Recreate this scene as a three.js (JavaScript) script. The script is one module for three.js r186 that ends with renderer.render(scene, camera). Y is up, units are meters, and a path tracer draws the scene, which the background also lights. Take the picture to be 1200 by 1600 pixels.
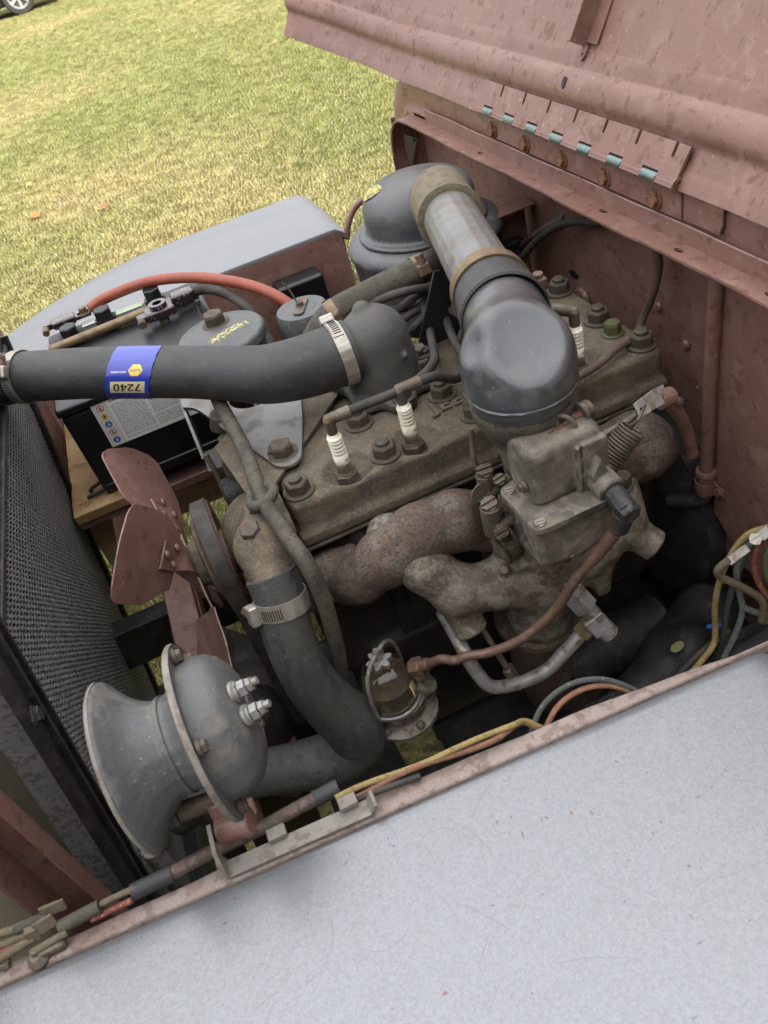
import * as THREE from 'three';
import { mergeGeometries, toCreasedNormals } from 'three/addons/utils/BufferGeometryUtils.js';
import { RoundedBoxGeometry } from 'three/addons/geometries/RoundedBoxGeometry.js';
import { FontLoader } from 'three/addons/loaders/FontLoader.js';
import { TextGeometry } from 'three/addons/geometries/TextGeometry.js';

// ------------------------------------------------------------------ camera, sky, sun, exposure
const scene = new THREE.Scene();
const camera = new THREE.PerspectiveCamera(65.70, 768 / 1024, 0.02, 400);
camera.position.set(0, 1.5, 0.75);
camera.up.set(0.3990, 0.7290, -0.5563);
camera.lookAt(0.1315, 1.5 - 0.6460, 0.75 - 0.7519);
camera.focus = 1.08; camera.userData.fStop = 12;
scene.add(camera);
{
  // bright, thinly overcast sky: brighter overhead, faint cloud mottling, darker ground half
  const W = 256, H = 128, d = new Float32Array(W * H * 4);
  for (let j = 0; j < H; j++) for (let i = 0; i < W; i++) {
    const el = ((j + 0.5) / H - 0.5) * Math.PI, az = i / W * Math.PI * 2, s = Math.sin(el);
    let c = [0.14, 0.14, 0.08];
    if (s > 0) {
      const m = 1 + 0.13 * Math.sin(az * 3 + 2.1 * Math.sin(el * 5)) * Math.cos(el) + 0.07 * Math.sin(az * 7 - el * 9 + 1.3) * Math.cos(el);
      const L = (0.18 + 0.58 * s) * m;
      c = [0.98 * L, 0.985 * L, 1.015 * L];
    }
    d.set([c[0], c[1], c[2], 1], (j * W + i) * 4);
  }
  const sky = new THREE.DataTexture(d, W, H, THREE.RGBAFormat, THREE.FloatType);
  sky.mapping = THREE.EquirectangularReflectionMapping; sky.magFilter = THREE.LinearFilter; sky.needsUpdate = true;
  scene.background = sky; scene.environment = sky;
}
const sun = new THREE.DirectionalLight(0xfff2dc, 2.4);      // hazy sun from behind the camera; the vehicle is shaded by an added unseen building
sun.position.set(2.6, 5, 7); sun.castShadow = true; sun.shadow.radius = 5;
sun.shadow.mapSize.set(2048, 2048);
Object.assign(sun.shadow.camera, { left: -6, right: 6, top: 6, bottom: -6, near: 0.5, far: 40 });
scene.add(sun, sun.target);
const EXPOSURE = 4.65;
// ------------------------------------------------------------------ helpers
let seed = 7;
const rnd = () => { seed = (seed + 0x6D2B79F5) | 0; let t = Math.imul(seed ^ (seed >>> 15), 1 | seed); t = (t + Math.imul(t ^ (t >>> 7), 61 | t)) ^ t; return ((t ^ (t >>> 14)) >>> 0) / 4294967296; };
const rr = (a, b) => a + (b - a) * rnd();
const V = (x, y, z) => new THREE.Vector3(x, y, z);
const vv = a => a.isVector3 ? a : new THREE.Vector3(a[0], a[1], a[2]);
const clamp = (x, a, b) => x < a ? a : x > b ? b : x, mix = (a, b, t) => a + (b - a) * t;
const sstep = (a, b, x) => { const t = clamp((x - a) / (b - a), 0, 1); return t * t * (3 - 2 * t); };
const UP = V(0, 1, 0);
// periodic value noise
const PERM = new Float32Array(65536); for (let i = 0; i < 65536; i++) PERM[i] = rnd();
const hsh = (x, y, s) => PERM[((x * 73 + y * 1999 + s * 7919) ^ (x * y * 31)) & 65535];
function vn(u, v, p, s) {            // u,v in cells, period p
  const x = Math.floor(u), y = Math.floor(v), fx = u - x, fy = v - y, a = fx * fx * (3 - 2 * fx), b = fy * fy * (3 - 2 * fy);
  const x0 = ((x % p) + p) % p, x1 = (x0 + 1) % p, y0 = ((y % p) + p) % p, y1 = (y0 + 1) % p;
  return mix(mix(hsh(x0, y0, s), hsh(x1, y0, s), a), mix(hsh(x0, y1, s), hsh(x1, y1, s), a), b);
}
function field(n, f, oct, s, sx = 1) {          // tileable fbm on an n x n grid
  const F = new Float32Array(n * n); let a = 0.5, tot = 0;
  for (let o = 0; o < oct; o++) {
    const p = f, lat = new Float32Array(p * p); for (let i = 0; i < p * p; i++) lat[i] = hsh(i % p, (i / p) | 0, s + o);
    const xi = new Int32Array(n), xf = new Float32Array(n); for (let i = 0; i < n; i++) { const u = i / n * p, x = Math.floor(u), t = u - x; xi[i] = x % p; xf[i] = t * t * (3 - 2 * t); }
    const row = new Float32Array(p + 1);
    for (let j = 0; j < n; j++) { const y0 = xi[j] * p, y1 = ((xi[j] + 1) % p) * p, b = xf[j]; for (let k = 0; k < p; k++) row[k] = lat[y0 + k] + (lat[y1 + k] - lat[y0 + k]) * b; row[p] = row[0]; const J = j * n; for (let i = 0; i < n; i++) { const k = xi[i]; F[J + i] += a * (row[k] + (row[k + 1] - row[k]) * xf[i]); } }
    tot += a; a *= 0.55; f *= 2;
  }
  for (let i = 0; i < n * n; i++) F[i] /= tot; return F;
}
function fbm(u, v, f, oct, s) { let a = 0.5, t = 0, n = 0; for (let o = 0; o < oct; o++) { t += a * vn(u * f, v * f, f, s + o); n += a; a *= 0.55; f *= 2; } return t / n; }
const texOf = (w, h, data, srgb) => {
  const t = new THREE.DataTexture(data, w, h, THREE.RGBAFormat); t.wrapS = t.wrapT = THREE.RepeatWrapping; t.magFilter = THREE.LinearFilter;
  t.minFilter = THREE.LinearMipmapLinearFilter; t.generateMipmaps = true; if (srgb) t.colorSpace = THREE.SRGBColorSpace; t.needsUpdate = true; return t;
};
// layered surface: every layer is a patch of matter (paint, rust, dust, stain) with its own outline
function surf({ base, size = 512, tile = 0.4, layers = [], specks = [], scratch = 0, scratchCol, rough = 0.6, metal = 0, grain = 6, bump = 0.0006, bf = 48, bo = 3, extra = {}, sx = 1, aux: useAux = true }) {
  const n = size, col = new Float32Array(n * n * 3), ro = new Float32Array(n * n), he = new Float32Array(n * n), s0 = (rnd() * 500) | 0;
  const HB = bump ? field(n, bf, bo, s0) : null, LF = layers.map(L => field(n, L.f, L.o || 4, s0 + 20 + (L.s || 0)));
  for (let k = 0; k < n * n; k++) {
    let r = base[0], g = base[1], b = base[2], q = rough, h = HB ? HB[k] : 0.5;
    for (let li = 0; li < layers.length; li++) {
      const L = layers[li]; let m = LF[li][k]; m = sstep(L.t - L.w, L.t + L.w, m) * (L.a ?? 1);
      if (!m) continue;
      r = mix(r, L.c[0], m); g = mix(g, L.c[1], m); b = mix(b, L.c[2], m); q = mix(q, L.r ?? q, m); h += (L.h || 0) * m;
    }
    const gr = (rnd() - 0.5) * grain * 2; col[k * 3] = r + gr; col[k * 3 + 1] = g + gr; col[k * 3 + 2] = b + gr; ro[k] = q; he[k] = h;
  }
  const blot = (cx, cy, rad, asp, ang, c, al, dh = 0, rq) => {
    const R = Math.ceil(rad * asp) + 1, ca = Math.cos(ang), sa = Math.sin(ang), wob = rnd() * 6;
    for (let y = -R; y <= R; y++) for (let x = -R; x <= R; x++) {
      const a = (x * ca + y * sa) / asp, b = -x * sa + y * ca, an = Math.atan2(b, a), d = Math.hypot(a, b) / (rad * (1 + 0.25 * Math.sin(an * 3 + wob)));
      const m = al * (1 - sstep(0.75, 1.1, d)); if (m <= 0) continue;
      const k = ((((cy + y) | 0) % n + n) % n) * n + ((((cx + x) | 0) % n + n) % n);
      for (let e = 0; e < 3; e++) col[k * 3 + e] = mix(col[k * 3 + e], c[e], m); he[k] += dh * m; if (rq !== undefined) ro[k] = mix(ro[k], rq, m);
    }
  };
  for (const S of specks) for (let k = 0; k < S.n; k++) blot(rnd() * n, rnd() * n, rr(S.r[0], S.r[1]), rr(1, S.asp || 1.8), rnd() * 6.3, S.c, rr(0.4, 1) * (S.a || 1), S.h || 0, S.q);
  for (let k = 0; k < scratch; k++) {
    let x = rnd() * n, y = rnd() * n, a = rnd() * 6.3; const len = rr(10, 110), da = (rnd() - 0.5) * 0.05, al = rr(0.2, 0.6);
    for (let t = 0; t < len; t++) { x += Math.cos(a); y += Math.sin(a); a += da; const kk = (((y | 0) % n + n) % n) * n + (((x | 0) % n + n) % n); for (let e = 0; e < 3; e++) col[kk * 3 + e] = mix(col[kk * 3 + e], (scratchCol || [210, 205, 200])[e], al); }
  }
  const A = new Uint8Array(n * n * 4), B = new Uint8Array(n * n * 4);
  for (let k = 0; k < n * n; k++) {
    A.set([clamp(col[k * 3], 0, 255), clamp(col[k * 3 + 1], 0, 255), clamp(col[k * 3 + 2], 0, 255), 255], k * 4);
    const hq = clamp(he[k], 0, 1) * 255; B.set([hq, clamp(ro[k], 0, 1) * 255, 0, 255], k * 4);
  }
  const map = texOf(n, n, A, true);
  if (!useAux) { map.repeat.set(1 / tile, 1 / tile); return new THREE.MeshPhysicalMaterial({ map, roughness: rough, metalness: metal, ...extra }); }
  const aux = texOf(n, n, B, false);
  for (const t of [map, aux]) t.repeat.set(1 / tile, 1 / tile);
  const m = new THREE.MeshPhysicalMaterial({ map, roughnessMap: aux, roughness: 1, metalness: metal, ...extra });
  if (bump) { m.bumpMap = aux; m.bumpScale = bump; }
  return m;
}
const plain = (r, g, b, rough = 0.6, metal = 0, extra = {}) => new THREE.MeshPhysicalMaterial({ color: new THREE.Color().setRGB(r / 255, g / 255, b / 255, THREE.SRGBColorSpace), roughness: rough, metalness: metal, ...extra });

// --- geometry
function boxUV(g) {
  const p = g.attributes.position, uv = new Float32Array(p.count * 2), a = V(), b = V(), c = V();
  for (let i = 0; i < p.count; i += 3) {
    a.fromBufferAttribute(p, i); b.fromBufferAttribute(p, i + 1); c.fromBufferAttribute(p, i + 2);
    const n = b.clone().sub(a).cross(c.clone().sub(a)), x = Math.abs(n.x), y = Math.abs(n.y), z = Math.abs(n.z);
    [a, b, c].forEach((q, k) => { let s, t; if (x >= y && x >= z) { s = q.z; t = q.y; } else if (y >= z) { s = q.x; t = q.z; } else { s = q.x; t = q.y; } uv[(i + k) * 2] = s; uv[(i + k) * 2 + 1] = t; });
  }
  g.setAttribute('uv', new THREE.BufferAttribute(uv, 2)); return g;
}
function prep(g) {
  const keep = g.userData.uv; if (!g.attributes.normal) g.computeVertexNormals();
  if (g.index) { g = g.toNonIndexed(); }
  const o = new THREE.BufferGeometry(); o.setAttribute('position', g.attributes.position); o.setAttribute('normal', g.attributes.normal);
  if (keep && g.attributes.uv) o.setAttribute('uv', g.attributes.uv); else boxUV(o);
  return o;
}
const flat = g => { const o = g.index ? g.toNonIndexed() : g; o.deleteAttribute('normal'); o.computeVertexNormals(); return o; };
const crease = (g, a = 0.6) => { const o = toCreasedNormals(g, a); o.userData = g.userData; return o; };
const usedNames = new Map();
function numbered(name) { const k = usedNames.get(name) || 0; usedNames.set(name, k + 1); return k ? `${name}_${String(k).padStart(3, '0')}` : name; }
function thing(name, label, category, pos = [0, 0, 0], group) {
  const o = new THREE.Group(); o.name = numbered(name); o.position.set(...pos); o.userData = { label, category }; if (group) o.userData.group = group; scene.add(o); return o;
}
function worldPos(o) { const p = V(); while (o && o !== scene) { p.add(o.position); o = o.parent; } return p; }
// geometries are written in scene coordinates; obj() moves them into the parent's frame
function obj(name, geos, mat, parent = scene, label) {
  const list = (Array.isArray(geos) ? geos : [geos]).map(prep), g = list.length > 1 ? mergeGeometries(list) : list[0];
  if (parent !== scene) { const w = worldPos(parent); g.translate(-w.x, -w.y, -w.z); }
  const m = new THREE.Mesh(g, mat); m.name = parent === scene ? numbered(name) : name; m.castShadow = m.receiveShadow = true; parent.add(m); if (label) m.userData.label = label; return m;
}
function single(name, geos, mat, label, category, group) { const m = obj(name, geos, mat); m.userData = { label, category }; if (group) m.userData.group = group; return m; }
function place(name, g, mat, parent, pos, axis) {            // shared geometry, y axis turned to `axis`
  if (!g.userData.ready) { const q = prep(g); g.copy(q); g.userData.ready = true; }
  const m = new THREE.Mesh(g, mat); m.name = name; m.castShadow = m.receiveShadow = true; const w = worldPos(parent); m.position.set(pos[0] - w.x, pos[1] - w.y, pos[2] - w.z);
  if (axis) m.quaternion.setFromUnitVectors(UP, vv(axis).clone().normalize()); parent.add(m); return m;
}
const orient = (g, pos, axis, spin = 0) => { if (spin) g.rotateY(spin); if (axis) g.applyQuaternion(new THREE.Quaternion().setFromUnitVectors(UP, vv(axis).clone().normalize())); const p = vv(pos); g.translate(p.x, p.y, p.z); return g; };
const rbox = (w, h, d, r = 0.003, seg = 2) => new RoundedBoxGeometry(w, h, d, seg, Math.min(r, w / 2.01, h / 2.01, d / 2.01));
const bx = (x0, x1, y0, y1, z0, z1, r = 0.003) => rbox(x1 - x0, y1 - y0, z1 - z0, r).translate((x0 + x1) / 2, (y0 + y1) / 2, (z0 + z1) / 2);
const lathe = (prof, pos, axis, seg = 40, ang = 0.5) => orient(crease(new THREE.LatheGeometry(prof.map(p => new THREE.Vector2(Math.max(p[0], 1e-5), p[1])), seg), ang), pos, axis);
const cyl = (a, b, r0, r1 = r0, seg = 24) => { a = vv(a); b = vv(b); const L = a.distanceTo(b), c = Math.min(r0, r1, L) * 0.12; return lathe([[0, 0], [r0 - c, 0], [r0, c], [r1, L - c], [r1 - c, L], [0, L]], a, b.clone().sub(a), seg); };
function tube(pts, r, seg = 0, rad = 12, closed = false) {
  const c = new THREE.CatmullRomCurve3(pts.map(vv), closed, 'centripetal'); const L = c.getLength();
  const rf = typeof r === 'function' ? r : null, rm = rf ? rf(0.5) : r; seg = seg || Math.min(400, Math.max(6, Math.ceil(L / Math.max(rm * 1.1, 0.005))));
  const g = new THREE.TubeGeometry(c, seg, 1, rad, closed), p = g.attributes.position, nn = g.attributes.normal, uv = g.attributes.uv;
  for (let i = 0; i <= seg; i++) { const q = c.getPointAt(i / seg), R = rf ? rf(i / seg) : r; for (let j = 0; j <= rad; j++) { const k = i * (rad + 1) + j; p.setXYZ(k, q.x + nn.getX(k) * R, q.y + nn.getY(k) * R, q.z + nn.getZ(k) * R); uv.setXY(k, i / seg * L, j / rad * 6.283 * rm); } }
  g.userData.uv = true; if (closed) return g;
  const caps = [g]; for (const e of [0, 1]) { const q = c.getPointAt(e), t = c.getTangentAt(e).multiplyScalar(e ? 1 : -1), cg = new THREE.CircleGeometry(rf ? rf(e) : r, rad); cg.applyQuaternion(new THREE.Quaternion().setFromUnitVectors(V(0, 0, 1), t)); cg.translate(q.x, q.y, q.z); cg.userData.uv = true; caps.push(cg); }
  const m = mergeGeometries(caps.map(prep)); m.userData.uv = true; return m;
}
function extr(pts, depth, bevel = 0.001, holes = []) {          // outline in xy, thickness along z
  const s = new THREE.Shape(pts.map(p => new THREE.Vector2(p[0], p[1])));
  for (const h of holes) { const q = new THREE.Path(); q.absellipse(h[0], h[1], h[2], h[3] ?? h[2], 0, Math.PI * 2, true); s.holes.push(q); }
  return new THREE.ExtrudeGeometry(s, { depth, bevelEnabled: bevel > 0, bevelSize: bevel, bevelThickness: bevel, bevelSegments: 2, curveSegments: 20 });
}
const smoothPts = (pts, n = 60, closed = true) => new THREE.CatmullRomCurve3(pts.map(p => V(p[0], p[1], 0)), closed, 'centripetal').getPoints(n).slice(0, closed ? -1 : undefined).map(p => [p.x, p.y]);
// extruded plate: outline in (x,z), thickness in y
const plateXZ = (pts, y, th, holes = [], bevel = 0.0006) => { const g = extr(pts.map(p => [p[0], -p[1]]), th, bevel, holes.map(h => [h[0], -h[1], h[2], h[3]])); g.rotateX(-Math.PI / 2); g.translate(0, y, 0); return g; };
// outline in (z,y), thickness along x
const plateZY = (pts, x, th, holes = [], bevel = 0.0006) => { const g = extr(pts, th, bevel, holes); g.rotateY(-Math.PI / 2); g.translate(x + th, 0, 0); return g; };   // pts given as (z,y)
function strip(rows, closedU = false) {                          // grid of points -> sheet
  const n = rows.length, m = rows[0].length, pos = [], idx = [];
  for (const r of rows) for (const p of r) pos.push(p[0], p[1], p[2]);
  for (let i = 0; i < n - 1; i++) for (let j = 0; j < m - (closedU ? 0 : 1); j++) { const a = i * m + j, b = i * m + (j + 1) % m, c = a + m, d = b + m; idx.push(a, b, d, a, d, c); }
  const g = new THREE.BufferGeometry(); g.setAttribute('position', new THREE.Float32BufferAttribute(pos, 3)); g.setIndex(idx); g.computeVertexNormals(); return g;
}
function solid(rows, off) {                                      // sheet with thickness: offset copy + rim
  const n = rows.length, m = rows[0].length, back = rows.map(r => r.map(p => [p[0] + off[0], p[1] + off[1], p[2] + off[2]]));
  const A = strip(rows), B = strip(back.map(r => [...r].reverse()));
  const rim = [...rows[0].map((p, j) => [p, back[0][j]]), ...rows.slice(1).map((r, i) => [r[m - 1], back[i + 1][m - 1]]), ...rows[n - 1].slice(0, -1).reverse().map((p, j) => [p, back[n - 1][m - 2 - j]]), ...rows.slice(0, -1).reverse().map((r, i) => [r[0], back[n - 2 - i][0]])];
  return [A, B, flat(strip(rim))];
}
const helix = (a, b, R, turns, n = 14) => { a = vv(a); b = vv(b); const d = b.clone().sub(a), L = d.length(), q = new THREE.Quaternion().setFromUnitVectors(UP, d.clone().normalize()), o = []; for (let i = 0; i <= turns * n; i++) { const t = i / n * 6.2832; o.push(V(Math.cos(t) * R, i / (turns * n) * L, Math.sin(t) * R).applyQuaternion(q).add(a)); } return o; };
// --- signed distance shapes, meshed with surface nets
const sSph = (p, c, r) => Math.hypot(p[0] - c[0], p[1] - c[1], p[2] - c[2]) - r;
const sCap = (p, a, b, ra, rb = ra) => { const bx_ = b[0] - a[0], by = b[1] - a[1], bz = b[2] - a[2], px = p[0] - a[0], py = p[1] - a[1], pz = p[2] - a[2], h = clamp((px * bx_ + py * by + pz * bz) / (bx_ * bx_ + by * by + bz * bz), 0, 1); return Math.hypot(px - bx_ * h, py - by * h, pz - bz * h) - mix(ra, rb, h); };
const sCyl = (p, a, b, r, e = 0.002) => { const d = [b[0] - a[0], b[1] - a[1], b[2] - a[2]], L = Math.hypot(...d), u = d.map(x => x / L), q = [p[0] - a[0], p[1] - a[1], p[2] - a[2]], t = q[0] * u[0] + q[1] * u[1] + q[2] * u[2], rad = Math.hypot(q[0] - u[0] * t, q[1] - u[1] * t, q[2] - u[2] * t), dx = rad - r + e, dy = Math.abs(t - L / 2) - L / 2 + e; return Math.min(Math.max(dx, dy), 0) + Math.hypot(Math.max(dx, 0), Math.max(dy, 0)) - e; };
const sBox = (p, c, h, r = 0.003) => { const x = Math.abs(p[0] - c[0]) - h[0] + r, y = Math.abs(p[1] - c[1]) - h[1] + r, z = Math.abs(p[2] - c[2]) - h[2] + r; return Math.min(Math.max(x, y, z), 0) + Math.hypot(Math.max(x, 0), Math.max(y, 0), Math.max(z, 0)) - r; };
const sU = (a, b, k) => { const h = Math.max(k - Math.abs(a - b), 0) / k; return Math.min(a, b) - h * h * k * 0.25; };
const sS = (a, b, k) => -sU(-a, b, k);                            // a minus b
const sPath = (p, pts, k) => { let d = 1e9; for (let i = 0; i < pts.length - 1; i++) d = sU(d, sCap(p, pts[i], pts[i + 1], pts[i][3], pts[i + 1][3]), k); return d; };
const mod3 = (x, y, z) => Math.sin(x * 61 + 1.3 * Math.sin(y * 47)) * Math.sin(y * 53 + 1.1 * Math.sin(z * 59)) * Math.sin(z * 67 + x * 13);
function sdf(fn, lo, hi, cell) {
  const N = [0, 1, 2].map(i => Math.ceil((hi[i] - lo[i]) / cell) + 2), [nx, ny, nz] = N, F = new Float32Array(nx * ny * nz), I = (x, y, z) => (z * ny + y) * nx + x, P = [0, 0, 0];
  const BK = 4, far = cell * BK * 0.87 * 1.25 + 0.002;
  for (let Z = 0; Z < nz; Z += BK) for (let Y = 0; Y < ny; Y += BK) for (let X = 0; X < nx; X += BK) {
    P[0] = lo[0] + (X + BK / 2 - 1) * cell; P[1] = lo[1] + (Y + BK / 2 - 1) * cell; P[2] = lo[2] + (Z + BK / 2 - 1) * cell; const dc = fn(P), skip = Math.abs(dc) > far;
    for (let z = Z; z < Math.min(nz, Z + BK); z++) for (let y = Y; y < Math.min(ny, Y + BK); y++) for (let x = X; x < Math.min(nx, X + BK); x++) {
      if (!(x && y && z && x < nx - 1 && y < ny - 1 && z < nz - 1)) { F[I(x, y, z)] = cell; continue; }
      if (skip) { F[I(x, y, z)] = dc; continue; }
      P[0] = lo[0] + (x - 0.5) * cell; P[1] = lo[1] + (y - 0.5) * cell; P[2] = lo[2] + (z - 0.5) * cell; F[I(x, y, z)] = fn(P);
    }
  }
  const vi = new Int32Array(nx * ny * nz).fill(-1), pos = [], nor = [], idx = [];
  const E = [[0, 1], [0, 2], [0, 4], [1, 3], [1, 5], [2, 3], [2, 6], [3, 7], [4, 5], [4, 6], [5, 7], [6, 7]];
  for (let z = 0; z < nz - 1; z++) for (let y = 0; y < ny - 1; y++) for (let x = 0; x < nx - 1; x++) {
    const v = []; let m = 0; for (let k = 0; k < 8; k++) { const f = F[I(x + (k & 1), y + ((k >> 1) & 1), z + (k >> 2))]; v.push(f); if (f < 0) m |= 1 << k; }
    if (m === 0 || m === 255) continue;
    let sx = 0, sy = 0, sz = 0, n = 0;
    for (const [a, b] of E) { if (((m >> a) & 1) === ((m >> b) & 1)) continue; const t = v[a] / (v[a] - v[b]); sx += mix(a & 1, b & 1, t); sy += mix((a >> 1) & 1, (b >> 1) & 1, t); sz += mix(a >> 2, b >> 2, t); n++; }
    const q = [lo[0] + (x - 0.5 + sx / n) * cell, lo[1] + (y - 0.5 + sy / n) * cell, lo[2] + (z - 0.5 + sz / n) * cell];
    const g = [v[1] + v[3] + v[5] + v[7] - v[0] - v[2] - v[4] - v[6], v[2] + v[3] + v[6] + v[7] - v[0] - v[1] - v[4] - v[5], v[4] + v[5] + v[6] + v[7] - v[0] - v[1] - v[2] - v[3]], L = Math.hypot(...g) || 1;
    vi[I(x, y, z)] = pos.length / 3; pos.push(...q); nor.push(g[0] / L, g[1] / L, g[2] / L);
  }
  const quad = (a, b, c, d, f) => { if (a < 0 || b < 0 || c < 0 || d < 0) return; if (f) idx.push(a, b, c, a, c, d); else idx.push(a, c, b, a, d, c); };
  for (let z = 1; z < nz - 1; z++) for (let y = 1; y < ny - 1; y++) for (let x = 1; x < nx - 1; x++) {
    const f = F[I(x, y, z)] < 0;
    if (f !== F[I(x + 1, y, z)] < 0) quad(vi[I(x, y - 1, z - 1)], vi[I(x, y, z - 1)], vi[I(x, y, z)], vi[I(x, y - 1, z)], f);
    if (f !== F[I(x, y + 1, z)] < 0) quad(vi[I(x - 1, y, z - 1)], vi[I(x - 1, y, z)], vi[I(x, y, z)], vi[I(x, y, z - 1)], f);
    if (f !== F[I(x, y, z + 1)] < 0) quad(vi[I(x - 1, y - 1, z)], vi[I(x, y - 1, z)], vi[I(x, y, z)], vi[I(x - 1, y, z)], f);
  }
  const g = new THREE.BufferGeometry(); g.setAttribute('position', new THREE.Float32BufferAttribute(pos, 3)); g.setAttribute('normal', new THREE.Float32BufferAttribute(nor, 3)); g.setIndex(idx); return g;
}
// --- fasteners (shared geometries)
const cache = new Map();
const memo = (k, f) => { if (!cache.has(k)) cache.set(k, f()); return cache.get(k); };
const hexBody = (r, h, cham = 0.12) => flat(new THREE.LatheGeometry([[0, 0], [r, 0], [r, h * (1 - cham)], [r * 0.88, h], [0, h]].map(p => new THREE.Vector2(Math.max(p[0], 1e-5), p[1])), 6));
const hexNut = (r, h, stud) => memo(`nut${r},${h},${stud}`, () => mergeGeometries([prep(lathe([[0, -0.001], [r * 1.28, -0.001], [r * 1.28, 0.0012], [r * 1.2, 0.002], [0, 0.002]], [0, 0, 0], null, 20)), prep(hexBody(r, h)), prep(lathe([[0, 0], [r * 0.55, 0], [r * 0.55, h + stud * 0.7], [r * 0.4, h + stud], [0, h + stud]], [0, 0, 0], null, 16))]));
const hexBolt = (r, h) => memo(`bolt${r},${h}`, () => mergeGeometries([prep(lathe([[0, -0.001], [r * 1.3, -0.001], [r * 1.3, 0.001], [r * 1.2, 0.002], [0, 0.002]], [0, 0, 0], null, 20)), prep(hexBody(r, h, 0.2))]));
const slotScrew = (r, h) => memo(`slot${r},${h}`, () => { const s = extr(smoothPts([[-r, 0], [0, -r], [r, 0], [0, r]], 24), h * 0.6, 0.0004); s.rotateX(-Math.PI / 2); const a = bx(-r, r, h * 0.6, h, r * 0.16, r * 0.95, 0.0003), b = bx(-r, r, h * 0.6, h, -r * 0.95, -r * 0.16, 0.0003); for (const g of [a, b]) { const p = g.attributes.position; for (let i = 0; i < p.count; i++) { const d = Math.hypot(p.getX(i), p.getZ(i)); if (d > r) { p.setX(i, p.getX(i) * r / d); p.setZ(i, p.getZ(i) * r / d); } } g.computeVertexNormals(); } return mergeGeometries([prep(s), prep(a), prep(b)]); });
const rivet = r => memo(`riv${r}`, () => lathe([[r, 0], [r * 0.95, r * 0.3], [r * 0.7, r * 0.65], [r * 0.35, r * 0.82], [0, r * 0.88]], [0, 0, 0], null, 16));
// ------------------------------------------------------------------ materials (sRGB base colours, patches of matter)
const M = {};
M.primer = surf({ base: [126, 94, 85], size: 1024, tile: 0.7, rough: 0.34, grain: 7, bump: 0.0004, bf: 40, layers: [{ f: 5, t: 0.55, w: 0.25, c: [137, 105, 96], a: 0.6, r: 0.42 }, { f: 24, t: 0.6, w: 0.14, c: [118, 86, 77], a: 0.35, s: 5 }, { f: 40, t: 0.64, w: 0.09, c: [150, 124, 113], a: 0.4, s: 9, r: 0.62 }, { f: 60, t: 0.68, w: 0.05, c: [98, 66, 52], a: 0.5, s: 12, r: 0.7 }],
  specks: [{ n: 420, r: [0.6, 1.6], c: [196, 178, 166], asp: 3, a: 0.6, h: -0.2 }, { n: 260, r: [0.6, 1.9], c: [80, 52, 42], asp: 2, a: 0.6 }], scratch: 130, scratchCol: [162, 136, 124] });
M.silver = surf({ base: [126, 128, 130], size: 1024, tile: 0.5, rough: 0.34, metal: 0.5, grain: 9, bump: 0.00008, bf: 128, layers: [{ f: 2, t: 0.5, w: 0.35, c: [130, 132, 135], a: 0.6, r: 0.3 }, { f: 256, o: 2, t: 0.56, w: 0.16, c: [133, 135, 137], a: 0.5, s: 7 }, { f: 256, o: 2, t: 0.58, w: 0.16, c: [119, 121, 123], a: 0.5, s: 13, r: 0.38 }],
  specks: [{ n: 1600, r: [0.4, 1.0], c: [168, 170, 172], asp: 1.6, a: 0.55 }, { n: 260, r: [0.5, 1.5], c: [78, 79, 82], asp: 4, a: 0.85, h: -0.2 }, { n: 14, r: [1.2, 2.6], c: [124, 70, 68], asp: 2, a: 0.9 }, { n: 4, r: [1, 1.8], c: [190, 170, 64], asp: 2, a: 0.9 }], scratch: 120, scratchCol: [92, 93, 96] });
M.cast = surf({ base: [92, 83, 69], tile: 0.2, rough: 0.84, grain: 15, bump: 0.0008, bf: 100, bo: 3, layers: [{ f: 4, t: 0.52, w: 0.2, c: [108, 98, 82], a: 0.7 }, { f: 9, t: 0.58, w: 0.16, c: [70, 63, 54], a: 0.6, s: 5 }, { f: 16, t: 0.62, w: 0.1, c: [118, 92, 66], a: 0.4, s: 11 }, { f: 60, t: 0.6, w: 0.1, c: [120, 110, 94], a: 0.5, s: 15 }], specks: [{ n: 160, r: [0.6, 1.5], c: [54, 50, 45], a: 0.5 }, { n: 110, r: [0.5, 1.2], c: [138, 128, 110], a: 0.5 }] });
M.castClean = surf({ base: [72, 71, 68], tile: 0.14, rough: 0.6, grain: 7, bump: 0.0004, bf: 80, layers: [{ f: 4, t: 0.55, w: 0.25, c: [82, 81, 77], a: 0.7, r: 0.75 }, { f: 12, t: 0.64, w: 0.14, c: [98, 95, 86], a: 0.4, s: 4, r: 0.85 }], specks: [{ n: 80, r: [0.5, 1.3], c: [128, 124, 116], a: 0.5 }], scratch: 24, scratchCol: [112, 110, 104] });
M.rust = surf({ base: [92, 79, 70], tile: 0.16, rough: 0.9, grain: 20, bump: 0.0009, bf: 80, layers: [{ f: 5, t: 0.5, w: 0.14, c: [78, 66, 58], a: 0.7 }, { f: 6, t: 0.58, w: 0.06, c: [108, 102, 95], a: 0.7, s: 4 }, { f: 40, t: 0.58, w: 0.1, c: [108, 82, 66], a: 0.55, s: 8 }, { f: 60, t: 0.6, w: 0.1, c: [58, 49, 44], a: 0.6, s: 12 }] });
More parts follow.
